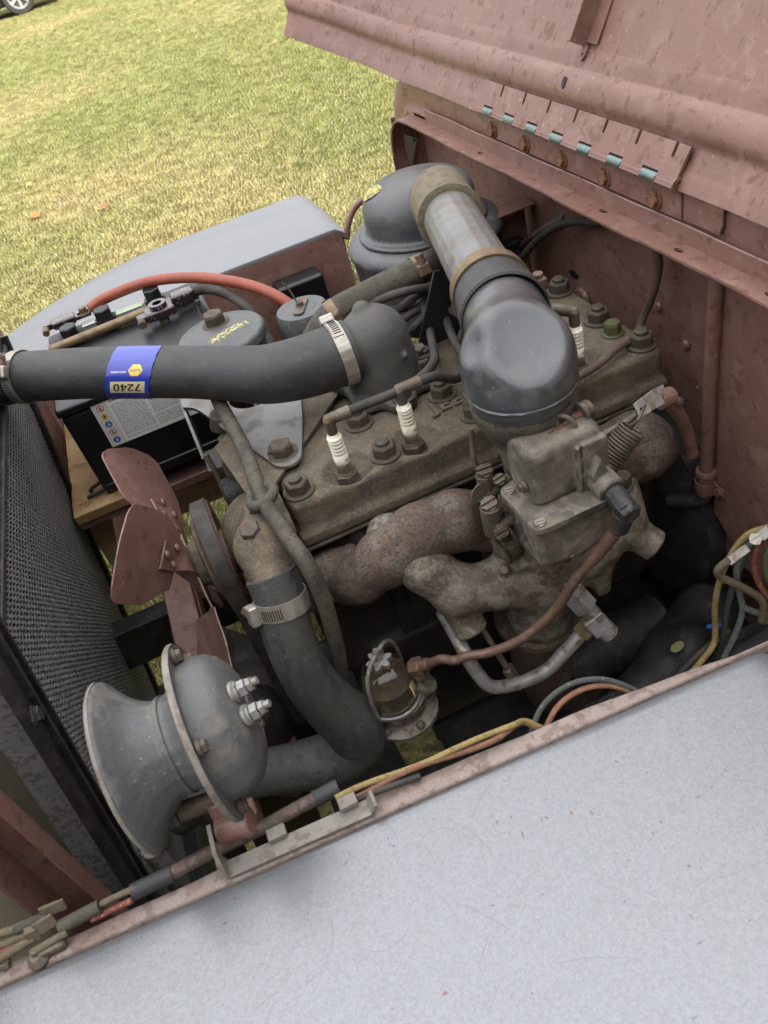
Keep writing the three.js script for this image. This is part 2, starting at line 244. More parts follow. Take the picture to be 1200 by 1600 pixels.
M.alloy = surf({ base: [118, 113, 102], tile: 0.18, rough: 0.76, grain: 14, bump: 0.0008, bf: 80, layers: [{ f: 4, t: 0.52, w: 0.16, c: [92, 84, 71], a: 0.85 }, { f: 8, t: 0.57, w: 0.1, c: [142, 138, 128], a: 0.7, s: 5 }, { f: 10, t: 0.58, w: 0.1, c: [70, 61, 50], a: 0.7, s: 10 }, { f: 44, t: 0.58, w: 0.1, c: [132, 126, 112], a: 0.5, s: 14 }], specks: [{ n: 110, r: [0.6, 1.3], c: [62, 55, 47], a: 0.6, h: -0.3 }] });
M.carb = surf({ base: [101, 96, 88], tile: 0.2, rough: 0.56, metal: 0.3, grain: 10, bump: 0.0005, bf: 80, layers: [{ f: 5, t: 0.55, w: 0.08, c: [128, 119, 102], a: 0.6, r: 0.82 }, { f: 5, t: 0.56, w: 0.09, c: [66, 64, 58], a: 0.75, s: 6 }, { f: 26, t: 0.58, w: 0.1, c: [146, 139, 124], a: 0.45, s: 9, r: 0.88 }], specks: [{ n: 120, r: [0.5, 1.4], c: [52, 48, 42], a: 0.6 }] });
M.rubber = surf({ base: [52, 53, 54], tile: 0.12, rough: 0.5, grain: 5, bump: 0.0003, bf: 90, layers: [{ f: 5, t: 0.55, w: 0.15, c: [64, 65, 65], a: 0.6, r: 0.75 }, { f: 20, t: 0.68, w: 0.06, c: [80, 79, 76], a: 0.4, s: 3 }], specks: [{ n: 40, r: [0.5, 1.2], c: [135, 132, 126], a: 0.5 }], scratch: 20, scratchCol: [86, 86, 84] });
M.oldRubber = surf({ base: [72, 69, 61], size: 256, tile: 0.1, rough: 0.82, grain: 6, bump: 0.0008, bf: 60, layers: [{ f: 4, t: 0.52, w: 0.15, c: [92, 84, 68], a: 0.7 }, { f: 12, t: 0.64, w: 0.06, c: [54, 52, 47], a: 0.6, s: 4 }], specks: [{ n: 40, r: [0.6, 1.6], c: [136, 128, 108], a: 0.6 }], scratch: 24, scratchCol: [112, 108, 96] });
M.lowerHose = surf({ base: [66, 67, 64], tile: 0.12, rough: 0.72, grain: 5, bump: 0.0006, bf: 60, layers: [{ f: 4, t: 0.54, w: 0.15, c: [80, 79, 73], a: 0.7 }, { f: 10, t: 0.64, w: 0.06, c: [50, 49, 46], a: 0.6, s: 4 }, { f: 14, t: 0.68, w: 0.08, c: [98, 96, 88], a: 0.4, s: 9 }], specks: [{ n: 30, r: [0.7, 1.8], c: [140, 136, 124], a: 0.6 }], scratch: 30, scratchCol: [110, 108, 100] });
M.blackPaint = surf({ base: [62, 64, 67], tile: 0.3, rough: 0.3, grain: 4, bump: 0.0002, bf: 50, layers: [{ f: 4, t: 0.56, w: 0.2, c: [76, 78, 81], a: 0.6, r: 0.38 }, { f: 16, t: 0.62, w: 0.1, c: [104, 102, 97], a: 0.4, s: 4, r: 0.6 }], specks: [{ n: 110, r: [0.5, 1.4], c: [160, 158, 152], a: 0.7, q: 0.8 }, { n: 8, r: [1.5, 3], c: [126, 96, 70], a: 0.6, q: 0.8 }], scratch: 30, scratchCol: [98, 99, 102], extra: { clearcoat: 0.5, clearcoatRoughness: 0.2 } });
M.canPaint = surf({ base: [74, 76, 78], tile: 0.3, rough: 0.36, grain: 6, bump: 0.0003, bf: 50, layers: [{ f: 4, t: 0.55, w: 0.14, c: [92, 93, 91], a: 0.6, r: 0.55 }, { f: 14, t: 0.66, w: 0.06, c: [112, 109, 100], a: 0.4, s: 4, r: 0.75 }], specks: [{ n: 50, r: [0.7, 1.8], c: [142, 138, 128], a: 0.5 }], scratch: 22, scratchCol: [120, 120, 116] });
M.greyPipe = surf({ base: [116, 117, 116], tile: 0.25, rough: 0.4, metal: 0.25, grain: 7, bump: 0.0003, bf: 60, layers: [{ f: 4, t: 0.54, w: 0.2, c: [132, 132, 130], a: 0.6 }, { f: 9, t: 0.6, w: 0.14, c: [100, 95, 86], a: 0.6, s: 4, r: 0.7 }, { f: 20, t: 0.66, w: 0.07, c: [122, 104, 84], a: 0.5, s: 8 }], specks: [{ n: 120, r: [0.6, 1.3], c: [84, 79, 70], a: 0.6 }], scratch: 40, scratchCol: [146, 144, 140] });
M.hornPaint = surf({ base: [84, 85, 86], tile: 0.22, rough: 0.38, grain: 9, bump: 0.0004, bf: 60, layers: [{ f: 4, t: 0.54, w: 0.15, c: [98, 97, 94], a: 0.6, r: 0.65 }, { f: 9, t: 0.62, w: 0.08, c: [122, 117, 106], a: 0.45, s: 4, r: 0.85 }], specks: [{ n: 220, r: [0.5, 1.8], c: [158, 154, 146], a: 0.7 }, { n: 40, r: [0.6, 1.6], c: [50, 50, 50], a: 0.6 }], scratch: 30, scratchCol: [132, 130, 126] });
M.plastic = surf({ base: [23, 24, 27], tile: 0.3, rough: 0.34, grain: 2, bump: 0.0002, bf: 60, layers: [{ f: 5, t: 0.58, w: 0.14, c: [38, 38, 40], a: 0.5, r: 0.55 }] });
M.blackMetal = surf({ base: [36, 36, 37], tile: 0.2, rough: 0.6, grain: 5, bump: 0.0008, bf: 60, layers: [{ f: 5, t: 0.54, w: 0.14, c: [56, 55, 53], a: 0.7 }, { f: 14, t: 0.66, w: 0.06, c: [80, 76, 70], a: 0.5, s: 4 }], specks: [{ n: 50, r: [0.6, 1.6], c: [120, 116, 108], a: 0.5 }] });
M.radiator = surf({ base: [132, 133, 134], tile: 0.1, rough: 0.5, metal: 0.2, grain: 18, bump: 0, layers: [{ f: 6, t: 0.55, w: 0.14, c: [152, 151, 148], a: 0.6 }, { f: 20, t: 0.6, w: 0.1, c: [80, 80, 80], a: 0.6, s: 4 }], specks: [{ n: 120, r: [0.5, 1.4], c: [186, 184, 176], a: 0.7 }] });
M.steel = surf({ base: [172, 168, 160], size: 256, tile: 0.08, rough: 0.34, metal: 0.5, grain: 6, bump: 0, layers: [{ f: 5, t: 0.55, w: 0.12, c: [146, 138, 124], a: 0.6, r: 0.5 }], scratch: 30 });
M.dull = surf({ base: [112, 106, 96], size: 256, tile: 0.1, rough: 0.6, metal: 0.5, grain: 8, bump: 0.0005, bf: 60, layers: [{ f: 5, t: 0.54, w: 0.12, c: [88, 80, 70], a: 0.7 }, { f: 9, t: 0.62, w: 0.06, c: [124, 92, 66], a: 0.5, s: 4, r: 0.85 }] });
M.bolt = surf({ base: [80, 75, 66], size: 256, tile: 0.06, rough: 0.7, metal: 0.3, grain: 9, bump: 0.0006, bf: 50, layers: [{ f: 4, t: 0.53, w: 0.12, c: [104, 98, 86], a: 0.7 }, { f: 9, t: 0.6, w: 0.06, c: [92, 66, 46], a: 0.6, s: 4 }] });
M.rustBolt = surf({ base: [104, 70, 54], size: 256, tile: 0.06, rough: 0.88, grain: 12, bump: 0.0008, bf: 50, layers: [{ f: 5, t: 0.54, w: 0.1, c: [78, 52, 42], a: 0.8 }, { f: 9, t: 0.62, w: 0.06, c: [146, 104, 74], a: 0.6, s: 4 }] });
M.copper = surf({ base: [112, 86, 73], size: 256, tile: 0.1, rough: 0.52, metal: 0.3, grain: 9, bump: 0.0003, bf: 60, layers: [{ f: 4, t: 0.54, w: 0.2, c: [94, 73, 63], a: 0.7, r: 0.7 }, { f: 10, t: 0.6, w: 0.14, c: [132, 112, 98], a: 0.5, s: 4 }] });
M.brass = surf({ base: [126, 108, 84], size: 256, tile: 0.06, rough: 0.5, metal: 0.45, grain: 9, bump: 0, layers: [{ f: 5, t: 0.54, w: 0.2, c: [96, 80, 62], a: 0.6 }] });
M.galv = surf({ base: [150, 150, 148], size: 256, tile: 0.1, rough: 0.5, metal: 0.4, grain: 8, bump: 0.0004, bf: 60, layers: [{ f: 5, t: 0.54, w: 0.1, c: [124, 118, 108], a: 0.7 }, { f: 10, t: 0.64, w: 0.05, c: [106, 82, 62], a: 0.6, s: 4 }] });
M.porcelain = surf({ base: [226, 220, 204], size: 256, tile: 0.05, rough: 0.3, grain: 3, bump: 0, layers: [{ f: 5, t: 0.58, w: 0.12, c: [204, 192, 164], a: 0.6 }, { f: 9, t: 0.72, w: 0.03, c: [150, 124, 84], a: 0.5, s: 4 }] });
M.wood = surf({ base: [160, 130, 88], tile: 0.25, rough: 0.75, grain: 8, bump: 0.0006, bf: 30, layers: [{ f: 4, t: 0.52, w: 0.12, c: [142, 108, 68], a: 0.7 }, { f: 10, t: 0.66, w: 0.05, c: [110, 78, 46], a: 0.6, s: 4 }, { f: 3, t: 0.58, w: 0.1, c: [178, 152, 112], a: 0.7, s: 7 }] });
M.cream = surf({ base: [206, 198, 172], tile: 0.4, rough: 0.5, grain: 4, bump: 0.0004, bf: 40, layers: [{ f: 6, t: 0.6, w: 0.1, c: [180, 168, 138], a: 0.6 }], specks: [{ n: 60, r: [1, 3.5], c: [110, 96, 74], asp: 3, a: 0.7 }] });
M.cableSheath = surf({ base: [90, 72, 66], size: 256, tile: 0.05, rough: 0.72, grain: 8, bump: 0.0004, bf: 40, layers: [{ f: 4, t: 0.55, w: 0.12, c: [112, 94, 86], a: 0.6 }] });
M.wireBlack = surf({ base: [52, 49, 45], size: 256, tile: 0.06, rough: 0.72, grain: 6, bump: 0.0003, bf: 50, layers: [{ f: 4, t: 0.54, w: 0.14, c: [74, 69, 61], a: 0.7 }] });
const braid = (base, fleck) => surf({ base, aux: false, size: 256, tile: 0.03, rough: 0.85, grain: 10, bump: 0.0005, bf: 40, layers: [{ f: 5, t: 0.55, w: 0.12, c: base.map(c => c * 0.8), a: 0.5 }], specks: [{ n: 34, r: [3, 5.5], c: fleck, asp: 3, a: 0.9 }] });
M.wireYellow = braid([144, 126, 80], [70, 60, 40]); M.wireOrange = braid([128, 90, 70], [156, 126, 96]); M.wireRed = braid([128, 76, 64], [206, 178, 150]); M.wireGreen = braid([92, 98, 58], [140, 142, 104]);
M.wireBlue = braid([104, 114, 112], [150, 158, 150]); M.wireDark = braid([68, 70, 66], [104, 112, 106]); M.wireTan = braid([104, 93, 76], [138, 124, 100]);
M.loom = surf({ base: [96, 78, 70], size: 256, tile: 0.05, rough: 0.7, grain: 6, bump: 0.0008, bf: 24, sx: 1, layers: [{ f: 5, t: 0.54, w: 0.1, c: [72, 62, 57], a: 0.7 }, { f: 9, t: 0.64, w: 0.06, c: [124, 106, 96], a: 0.5, s: 3 }] });
M.tape = plain(52, 52, 54, 0.6);
M.redCable = surf({ base: [148, 68, 48], size: 256, tile: 0.1, rough: 0.45, grain: 6, bump: 0.0003, bf: 40, layers: [{ f: 4, t: 0.55, w: 0.2, c: [130, 62, 46], a: 0.6 }, { f: 12, t: 0.66, w: 0.1, c: [138, 104, 84], a: 0.5, s: 4 }] });
M.redGrease = surf({ base: [52, 24, 28], size: 256, tile: 0.05, rough: 0.16, grain: 4, bump: 0.001, bf: 20, layers: [{ f: 5, t: 0.54, w: 0.1, c: [36, 34, 38], a: 0.8, r: 0.3 }, { f: 9, t: 0.68, w: 0.04, c: [178, 174, 172], a: 0.5, s: 4, r: 0.4 }], extra: { clearcoat: 0.8, clearcoatRoughness: 0.15 } });
M.glass = new THREE.MeshPhysicalMaterial({ color: 0xffffff, transmission: 1, thickness: 0, roughness: 0.06, ior: 1.5 });
M.fuel = new THREE.MeshPhysicalMaterial({ color: new THREE.Color().setRGB(0.8, 0.74, 0.58), transmission: 0.95, thickness: 0.03, attenuationColor: new THREE.Color().setRGB(0.5, 0.42, 0.25), attenuationDistance: 0.06, roughness: 0.12, ior: 1.4 });
M.zincBlue = surf({ base: [112, 132, 132], size: 256, tile: 0.05, rough: 0.3, metal: 0.7, grain: 6, bump: 0, layers: [{ f: 4, t: 0.55, w: 0.12, c: [142, 144, 134], a: 0.6 }, { f: 9, t: 0.66, w: 0.05, c: [138, 96, 66], a: 0.7, s: 4 }] });
M.dirt = surf({ base: [122, 116, 68], size: 1024, tile: 2.2, rough: 0.95, grain: 14, bump: 0.02, bf: 64, layers: [{ f: 8, t: 0.52, w: 0.12, c: [92, 96, 50], a: 0.7 }, { f: 24, t: 0.56, w: 0.1, c: [132, 116, 76], a: 0.6, s: 5 }, { f: 60, t: 0.6, w: 0.08, c: [70, 66, 40], a: 0.7, s: 9 }] });
M.sleeveTan = surf({ base: [112, 103, 84], size: 256, tile: 0.1, rough: 0.85, grain: 9, bump: 0.0005, bf: 60, layers: [{ f: 4, t: 0.52, w: 0.2, c: [124, 116, 96], a: 0.7 }, { f: 12, t: 0.62, w: 0.14, c: [88, 80, 66], a: 0.6, s: 4 }] });
M.dusty = surf({ base: [136, 121, 114], tile: 0.3, rough: 0.8, grain: 9, bump: 0.0005, bf: 40, layers: [{ f: 5, t: 0.54, w: 0.16, c: [148, 136, 128], a: 0.7 }, { f: 12, t: 0.6, w: 0.08, c: [116, 96, 88], a: 0.6, s: 4 }, { f: 40, t: 0.62, w: 0.08, c: [96, 80, 72], a: 0.5, s: 8 }], specks: [{ n: 90, r: [0.6, 1.6], c: [176, 166, 156], asp: 3, a: 0.6 }], scratch: 50, scratchCol: [164, 152, 144] });
M.dustSteel = surf({ base: [134, 129, 122], size: 256, tile: 0.12, rough: 0.7, metal: 0.15, grain: 9, bump: 0.0005, bf: 50, layers: [{ f: 5, t: 0.54, w: 0.14, c: [116, 110, 103], a: 0.7 }, { f: 14, t: 0.64, w: 0.06, c: [100, 84, 72], a: 0.5, s: 4 }] });
M.shadeGrease = surf({ base: [50, 46, 41], size: 256, tile: 0.2, rough: 0.62, grain: 8, bump: 0.0012, bf: 40, layers: [{ f: 5, t: 0.54, w: 0.14, c: [38, 35, 31], a: 0.7 }, { f: 12, t: 0.64, w: 0.08, c: [70, 63, 54], a: 0.5, s: 4 }] });  // greasy grime, base colour also darkened to paint in recess shade
// ------------------------------------------------------------------ ground
{
  const g = new THREE.PlaneGeometry(240, 240, 1, 1); g.rotateX(-Math.PI / 2);
  const o = obj('ground', g, M.dirt); o.userData.kind = 'structure';
}
{ // short mown lawn: tufts of thin blades, straw and green, patchy
  const tri = [], nrm = [], N = 26;
  for (let k = 0; k < N; k++) {
    const a = rr(0, 6.28), r = 0.034 * Math.sqrt(rnd()), x = Math.cos(a) * r, z = Math.sin(a) * r, b = rr(0, 6.28), h = rr(0.012, 0.03), w = rr(0.0008, 0.0016), le = rr(0.004, 0.026), c = rr(0, 6.28);
    const dx = Math.cos(b) * w, dz = Math.sin(b) * w, mx = x + Math.cos(c) * le * 0.35, mz = z + Math.sin(c) * le * 0.35, tx = x + Math.cos(c) * le, tz = z + Math.sin(c) * le;
    const P = [[x - dx, 0, z - dz], [x + dx, 0, z + dz], [mx + dx * 0.7, h * 0.62, mz + dz * 0.7], [mx - dx * 0.7, h * 0.62, mz - dz * 0.7], [tx, h, tz]];
    for (const i of [0, 1, 2, 0, 2, 3, 3, 2, 4]) { tri.push(...P[i]); nrm.push(Math.cos(c) * 0.4, 0.86, Math.sin(c) * 0.4); }
  }
  const g = new THREE.BufferGeometry(); g.setAttribute('position', new THREE.Float32BufferAttribute(tri, 3)); g.setAttribute('normal', new THREE.Float32BufferAttribute(nrm, 3));
  const mat = new THREE.MeshPhysicalMaterial({ color: 0xffffff, roughness: 0.75, side: THREE.DoubleSide, transmission: 0.3, thickness: 0 });
  const T = [], col = [];
  const add = (x, z, s) => { T.push([x, z, s]); };
  for (let i = 0; i < 190000; i++) { const d = 0.9 + 25 * Math.pow(rnd(), 1.35), z = 0.55 - d, w = 1.2 + d * 0.42, x = rr(-w * 0.95, w * 1.25) + 0.13 * d * 0.3; if (z > -1.05 && x < 0.6 && x > -0.55) { if (rnd() < 0.55) add(x, z, 1); } else add(x, z, 0.95 + d * 0.012); }
  const im = new THREE.InstancedMesh(g, mat, T.length), m4 = new THREE.Matrix4(), q = new THREE.Quaternion(), c = new THREE.Color();
  T.forEach(([x, z, s], i) => {
    q.setFromAxisAngle(UP, rnd() * 6.28); const sc = s * rr(0.7, 1.25); m4.compose(V(x, 0, z), q, V(sc * 1.15, sc, sc * 1.15)); im.setMatrixAt(i, m4);
    const big = vn(x * 0.55 + 40, z * 0.4 + 90, 512, 3) * 0.6 + vn(x * 1.9 + 7, z * 1.3 + 60, 512, 9) * 0.4, dry = clamp((big - 0.42) * 2.2 + (rnd() - 0.5) * 0.3 + (-x * 0.05) + 0.12, 0, 1), br = rr(0.93, 1.07);
    c.setRGB(mix(0.36, 0.58, dry) * br, mix(0.395, 0.51, dry) * br, mix(0.09, 0.21, dry) * br); im.setColorAt(i, c);
  });
  im.name = 'grass'; im.userData = { label: 'short mown lawn, green with dry straw coloured patches', category: 'grass', kind: 'stuff' }; im.receiveShadow = im.castShadow = true; scene.add(im);
}
function leafGeo(s, oval) {
  const o = []; for (let k = 0; k < 40; k++) { const a = k / 40 * 6.283, r = oval ? s * (0.55 / (1 - 0.42 * Math.pow(Math.cos(a), 2)) + 0.03 * Math.sin(a * 9)) : s * (0.55 + 0.35 * Math.abs(Math.cos(a * 2.5)) + 0.1 * Math.cos(a * 10)); o.push([Math.cos(a) * r, Math.sin(a) * r]); }
  const g = new THREE.ShapeGeometry(new THREE.Shape(o.map(p => new THREE.Vector2(...p)))); g.rotateX(-Math.PI / 2);
  const p = g.attributes.position; for (let i = 0; i < p.count; i++) { const x = p.getX(i), z = p.getZ(i); p.setY(i, (x * x - z * z * 0.6) * 9 * s / 0.04 * 0.2 + 0.01); } g.computeVertexNormals(); return g;
}
{
  const om = plain(178, 88, 48, 0.7), ym = plain(160, 122, 72, 0.7);
  const spots = [[66, -0.63, -5.2, 0.04, om, 'bright orange fallen leaf flat on the lawn'], [1, -0.18, -4.83, 0.035, om, 'orange red fallen leaf on the lawn nearer the silver fender'], [2, 0.95, -6.6, 0.035, om, 'small orange leaf on green lawn, left one of a pair'], [3, 1.12, -6.55, 0.03, ym, 'small tan leaf on green lawn, right one of a pair'], [4, 1.95, -8.3, 0.035, ym, 'tan leaf lying on the lawn below the hood corner'], [5, -0.66, -6.1, 0.03, ym, 'pale brown leaf lying beyond the orange leaf on the lawn']];
  for (const [, x, z, s, m, l] of spots) { const g = leafGeo(s); g.rotateX(0.3).rotateY(x * 9).translate(x, 0.035, z); single('fallen_leaf', g, m, l, 'leaf'); }
}
// ------------------------------------------------------------------ body panels
const NEAR = x => 0.384 + 0.032 * (x + 0.338) / 0.7;            // inner edge of the near fender
{
  const f = thing('front_fender', 'silver painted flat fender top with specks and scratches beside the horn', 'fender', [0, 0.9, 0.5]);
  const rows = [];
  for (let i = 0; i <= 90; i++) {
    const x = -0.75 + 1.112 * i / 90, z0 = NEAR(x), row = [], e = sstep(0.33, 0.362, x) * 0.012 + Math.pow(Math.max(0, x - 0.335) / 0.027, 3) * 0.012;
    for (const [dz, dy] of [[0, -0.014], [0.0006, -0.007], [0.0025, -0.0028], [0.006, -0.0006]]) row.push([x, 0.9 + dy - e, z0 + dz + e * 0.6]);
    for (let k = 0; k <= 40; k++) { const z = z0 + 0.012 + (0.58) * k / 40, w = 0.004 * Math.sin(x * 5.1 + 1) * Math.sin((z - z0) * 7) + 0.0014 * mod3(x * 0.16, 0.3, z * 0.2); row.push([x, 0.9 + w + 0.012 * Math.sin(Math.min(1, (z - z0) / 0.6) * Math.PI) - e - 0.16 * Math.pow(Math.max(0, -x - 0.42), 1.5), z]); }
    row.push([x, 0.885, z0 + 0.605], [x, 0.83, z0 + 0.612]); rows.push(row);
  }
  obj('top_panel', strip(rows), M.silver, f);
  const st = [], wd = x => x < 0 ? mix(0.015, 0.021, clamp((x + 0.34) / 0.34, 0, 1)) : mix(0.021, 0.004, Math.pow(clamp(x / 0.352, 0, 1), 1.6));
  for (let i = 0; i <= 70; i++) { const x = -0.75 + 1.108 * i / 70, z0 = NEAR(x) - 0.0018, w = wd(x), b = 0.0012 * Math.sin(x * 23) + 0.0006 * Math.sin(x * 61); st.push([[x, 0.884, z0], [x, 0.8925, z0 - 0.0004], [x, 0.8945 + b * 0.3, z0 - 0.003], [x, 0.893 + b * 0.4, z0 - w * 0.6], [x, 0.8915 + b * 0.3, z0 - w + b], [x, 0.888, z0 - w - 0.002 + b], [x, 0.86, z0 - w - 0.002], [x, 0.5, z0 - w + 0.002]]); }
  obj('inner_apron', strip(st), M.dusty, f, 'dusty brown inner edge and apron of the fender');
}
{
  const f = thing('front_fender', 'silver painted fender with brown inner side beyond the battery and lawn', 'fender', [0, 0.9, -0.95]);
  const rows = [], dr = x => 0.33 * Math.pow(Math.max(0, -x + 0.05), 1.9);
  for (let i = 0; i <= 60; i++) {
    const x = -0.9 + 1.275 * i / 60, row = [], y = 0.9 - dr(x), zi = -0.822, e = Math.pow(clamp((x - 0.335) / 0.04, 0, 1), 3) * 0.02;
    row.push([x, y - 0.012 - e, zi], [x, y - 0.002 - e, zi - 0.001], [x, y - e, zi - 0.006]);
    for (let k = 1; k <= 14; k++) row.push([x, y - e + 0.004 * Math.sin(k / 14 * 3.1) - 0.0012 * Math.sin(x * 9 + k), zi - 0.006 - 0.262 * k / 14]);
    for (let k = 1; k <= 6; k++) { const a = k / 6 * 1.5; row.push([x, y - e - 0.03 * (1 - Math.cos(a)), zi - 0.268 - 0.032 * Math.sin(a)]); }
    row.push([x, y - 0.16, -1.125]); rows.push(row);
  }
  obj('top_panel', strip(rows), M.silver, f);
  const ap = []; for (let i = 0; i <= 30; i++) { const x = -0.88 + 1.24 * i / 30, y = 0.892 - dr(x); ap.push([[x, y, -0.8205], [x, y - 0.02, -0.8185], [x, 0.4, -0.815]]); }
  ap.push([[0.366, 0.888, -0.826], [0.366, 0.86, -0.828], [0.366, 0.4, -0.828]], [[0.367, 0.886, -0.9], [0.367, 0.86, -0.9], [0.367, 0.4, -0.9]], [[0.367, 0.886, -1.1], [0.367, 0.86, -1.1], [0.367, 0.4, -1.1]]);
  obj('inner_apron', crease(strip(ap), 0.5), M.primer, f, 'brown primed inner side of the fender');
}
// cowl: ledge with lacing holes, upstanding lip, rolled top, rounded far corner running down the side
{
  const cw = thing('cowl', 'brown primed cowl edge with ledge and rolled top behind the engine', 'cowl panel', [0.55, 1.08, -0.1]);
  const roll = [[0.5285, 1.086], [0.531, 1.094], [0.5335, 1.1], [0.532, 1.112], [0.531, 1.128], [0.536, 1.143], [0.548, 1.154], [0.57, 1.161], [0.64, 1.166], [0.9, 1.168]];
  const zc = -0.72, yc = 0.995, sweep = prof => {
    const path = []; for (let i = 0; i <= 24; i++) path.push(h => { const z = 0.75 + (zc - 0.75) * i / 24; return [yc + h, z]; });
    for (let i = 1; i <= 12; i++) { const a = i / 12 * Math.PI / 2; path.push(h => [yc + h * Math.cos(a), zc - h * Math.sin(a)]); }
    for (let i = 1; i <= 6; i++) path.push(h => [yc - 0.6 * i / 6, zc - h]);
    return path.map(p => prof.map(([x, y]) => { const [Y, Z] = p(y - yc); return [x + 0.0007 * Math.sin(Z * 40 + x * 90), Y, Z]; }));
  };
  obj('rolled_top', strip(sweep(roll)), M.primer, cw);
  const hol = []; for (const [z, x] of [[-0.089, 0.518], [0.062, 0.514], [0.36, 0.513], [-0.42, 0.515], [0.2, 0.514]]) hol.push([x, z, 0.0035, 0.0075]);
  const edge = [[0.5295, zc]]; edge.push([0.5295, 0.75]); for (let i = 0; i <= 50; i++) { const z = 0.75 + (zc - 0.75) * i / 50; edge.push([0.501 + 0.0014 * Math.sin(z * 17) + 0.0007 * Math.sin(z * 53), z]); }
  obj('ledge', plateXZ(edge, 1.079, 0.0016, hol, 0.0004), M.primer, cw);
  const lipz = []; for (let i = 0; i <= 40; i++) { const z = 0.75 + (-0.66 - 0.75) * i / 40, b = 0.0008 * Math.sin(z * 31); lipz.push([[0.5265 + b, 1.0806, z], [0.5265 + b, 1.101, z], [0.5278 + b, 1.1022, z], [0.529 + b, 1.101, z], [0.529 + b, 1.0806, z]]); }
  obj('lip', crease(strip(lipz), 0.6), M.primer, cw);
  const lowl = []; for (let i = 0; i <= 50; i++) { const z = 0.75 + (zc - 0.75) * i / 50, x = 0.5012 + 0.0014 * Math.sin(z * 17) + 0.0007 * Math.sin(z * 53); lowl.push([[x, 1.0805, z], [x - 0.0012, 1.079, z], [x - 0.0005, 1.076, z], [x + 0.002, 1.0752, z]]); }
  for (let i = 1; i <= 12; i++) { const a = i / 12 * Math.PI / 2, h = 0.0855; lowl.push([[0.5, yc + h * Math.cos(a), zc - h * Math.sin(a)], [0.499, yc + (h - 0.002) * Math.cos(a), zc - (h - 0.002) * Math.sin(a)], [0.5, yc + (h - 0.004) * Math.cos(a), zc - (h - 0.004) * Math.sin(a)], [0.502, yc + (h - 0.005) * Math.cos(a), zc - (h - 0.005) * Math.sin(a)]]); }
  obj('rolled_edge', strip(lowl), M.primer, cw);
  const side = []; for (let i = 0; i <= 10; i++) { const y = 0.995 - 0.5 * i / 10; side.push([[0.4985, y, zc - 0.081], [0.4995, y, zc - 0.0855], [0.5295, y, zc - 0.0855]]); }
  const turn = []; for (let i = 0; i <= 12; i++) { const a = i / 12 * Math.PI / 2, h = 0.0855; turn.push([[0.5005, h], [0.51, h], [0.52, h], [0.5278, h], [0.5284, h + 0.0005], [0.5285, h + 0.0062]].map(([x, q]) => [x, yc + q * Math.cos(a), zc - q * Math.sin(a)])); } obj('ledge_corner', strip(turn), M.primer, cw);
  obj('side_edge', strip(side), M.primer, cw);
  const patch = plateZY([[0.052, 1.108], [0.108, 1.108], [0.112, 1.118], [0.112, 1.136], [0.052, 1.14]], 0.5272, 0.0018); obj('patch_plate', patch, M.primer, cw);
}
{
  const fw = thing('firewall', 'brown primed sheet metal firewall with rivets behind the engine', 'firewall', [0.57, 0.66, 0]);
  const pan = []; for (let i = 0; i <= 30; i++) { const z = -0.8 + 1.0 * i / 30, r = []; for (let k = 0; k <= 14; k++) { const y = 0.62 + 0.459 * k / 14; r.push([0.57 + 0.0022 * Math.sin(z * 9) * Math.sin(y * 8) , y, z]); } pan.push(r); }
  obj('panel', solid(pan, [0.002, 0, 0]), M.primer, fw);
  const sp = []; for (let i = 0; i <= 24; i++) { const z = 0.096 + 0.55 * i / 24, r = [], yb = z < 0.1 ? 0.70 : 0.69 - 0.35 * (z - 0.1); for (let k = 0; k <= 12; k++) r.push([0.549 + 0.0015 * Math.sin(z * 11 + k * 0.4), yb + (1.079 - yb) * k / 12, z]); sp.push(r); }
  obj('step_panel', solid(sp, [0.0215, 0, 0]), M.primer, fw);
  for (const [y, z, r] of [[0.914, 0.006, 0.007], [0.945, -0.05, 0.0075], [1.0, -0.02, 0.004], [0.86, 0.03, 0.003], [1.03, -0.121, 0.008], [0.98, 0.06, 0.004]]) place('rivet', rivet(r), M.primer, fw, [0.5695, y, z], [-1, 0, 0]);
  const gr = lathe([[0.008, 0], [0.017, 0], [0.019, 0.004], [0.016, 0.009], [0.008, 0.008], [0.008, 0]], [0.569, 0.885, -0.235], [-1, 0, 0], 24); obj('grommet', gr, M.primer, fw);
  for (const [y, z, a, b] of [[0.915, -0.262, 0.006, 0.014], [1.0, -0.29, 0.008, 0.014], [1.045, -0.22, 0.008, 0.008]]) { const e = lathe([[0, 0.0006], [0.0098, 0.0006], [0.01, 0], [0.01, -0.002]], [0, 0, 0], null, 20); e.scale(a / 0.01, 1, b / 0.01); e.applyQuaternion(new THREE.Quaternion().setFromUnitVectors(UP, V(-1, 0, 0))); e.translate(0.5684, y, z); obj('plugged_hole', e, y > 0.98 ? M.galv : M.plastic, fw); }
  obj('toe_board', solid([[[0.57, 0.622, -0.75], [0.57, 0.622, 0.65]], [[0.72, 0.35, -0.75], [0.72, 0.35, 0.65]]], [0.003, 0, 0]), M.primer, fw);
}
single('firewall_bracket', [bx(0.497, 0.566, 0.72, 0.998, -0.4, -0.397, 0.001), bx(0.497, 0.566, 0.9982, 1.001, -0.4, -0.36, 0.001), bx(0.494, 0.4968, 0.72, 1.0, -0.4, -0.37, 0.001), cyl([0.52, 0.975, -0.3972], [0.52, 0.975, -0.394], 0.005)], M.primer, 'brown folded sheet bracket standing off the firewall behind the intake tube', 'bracket');
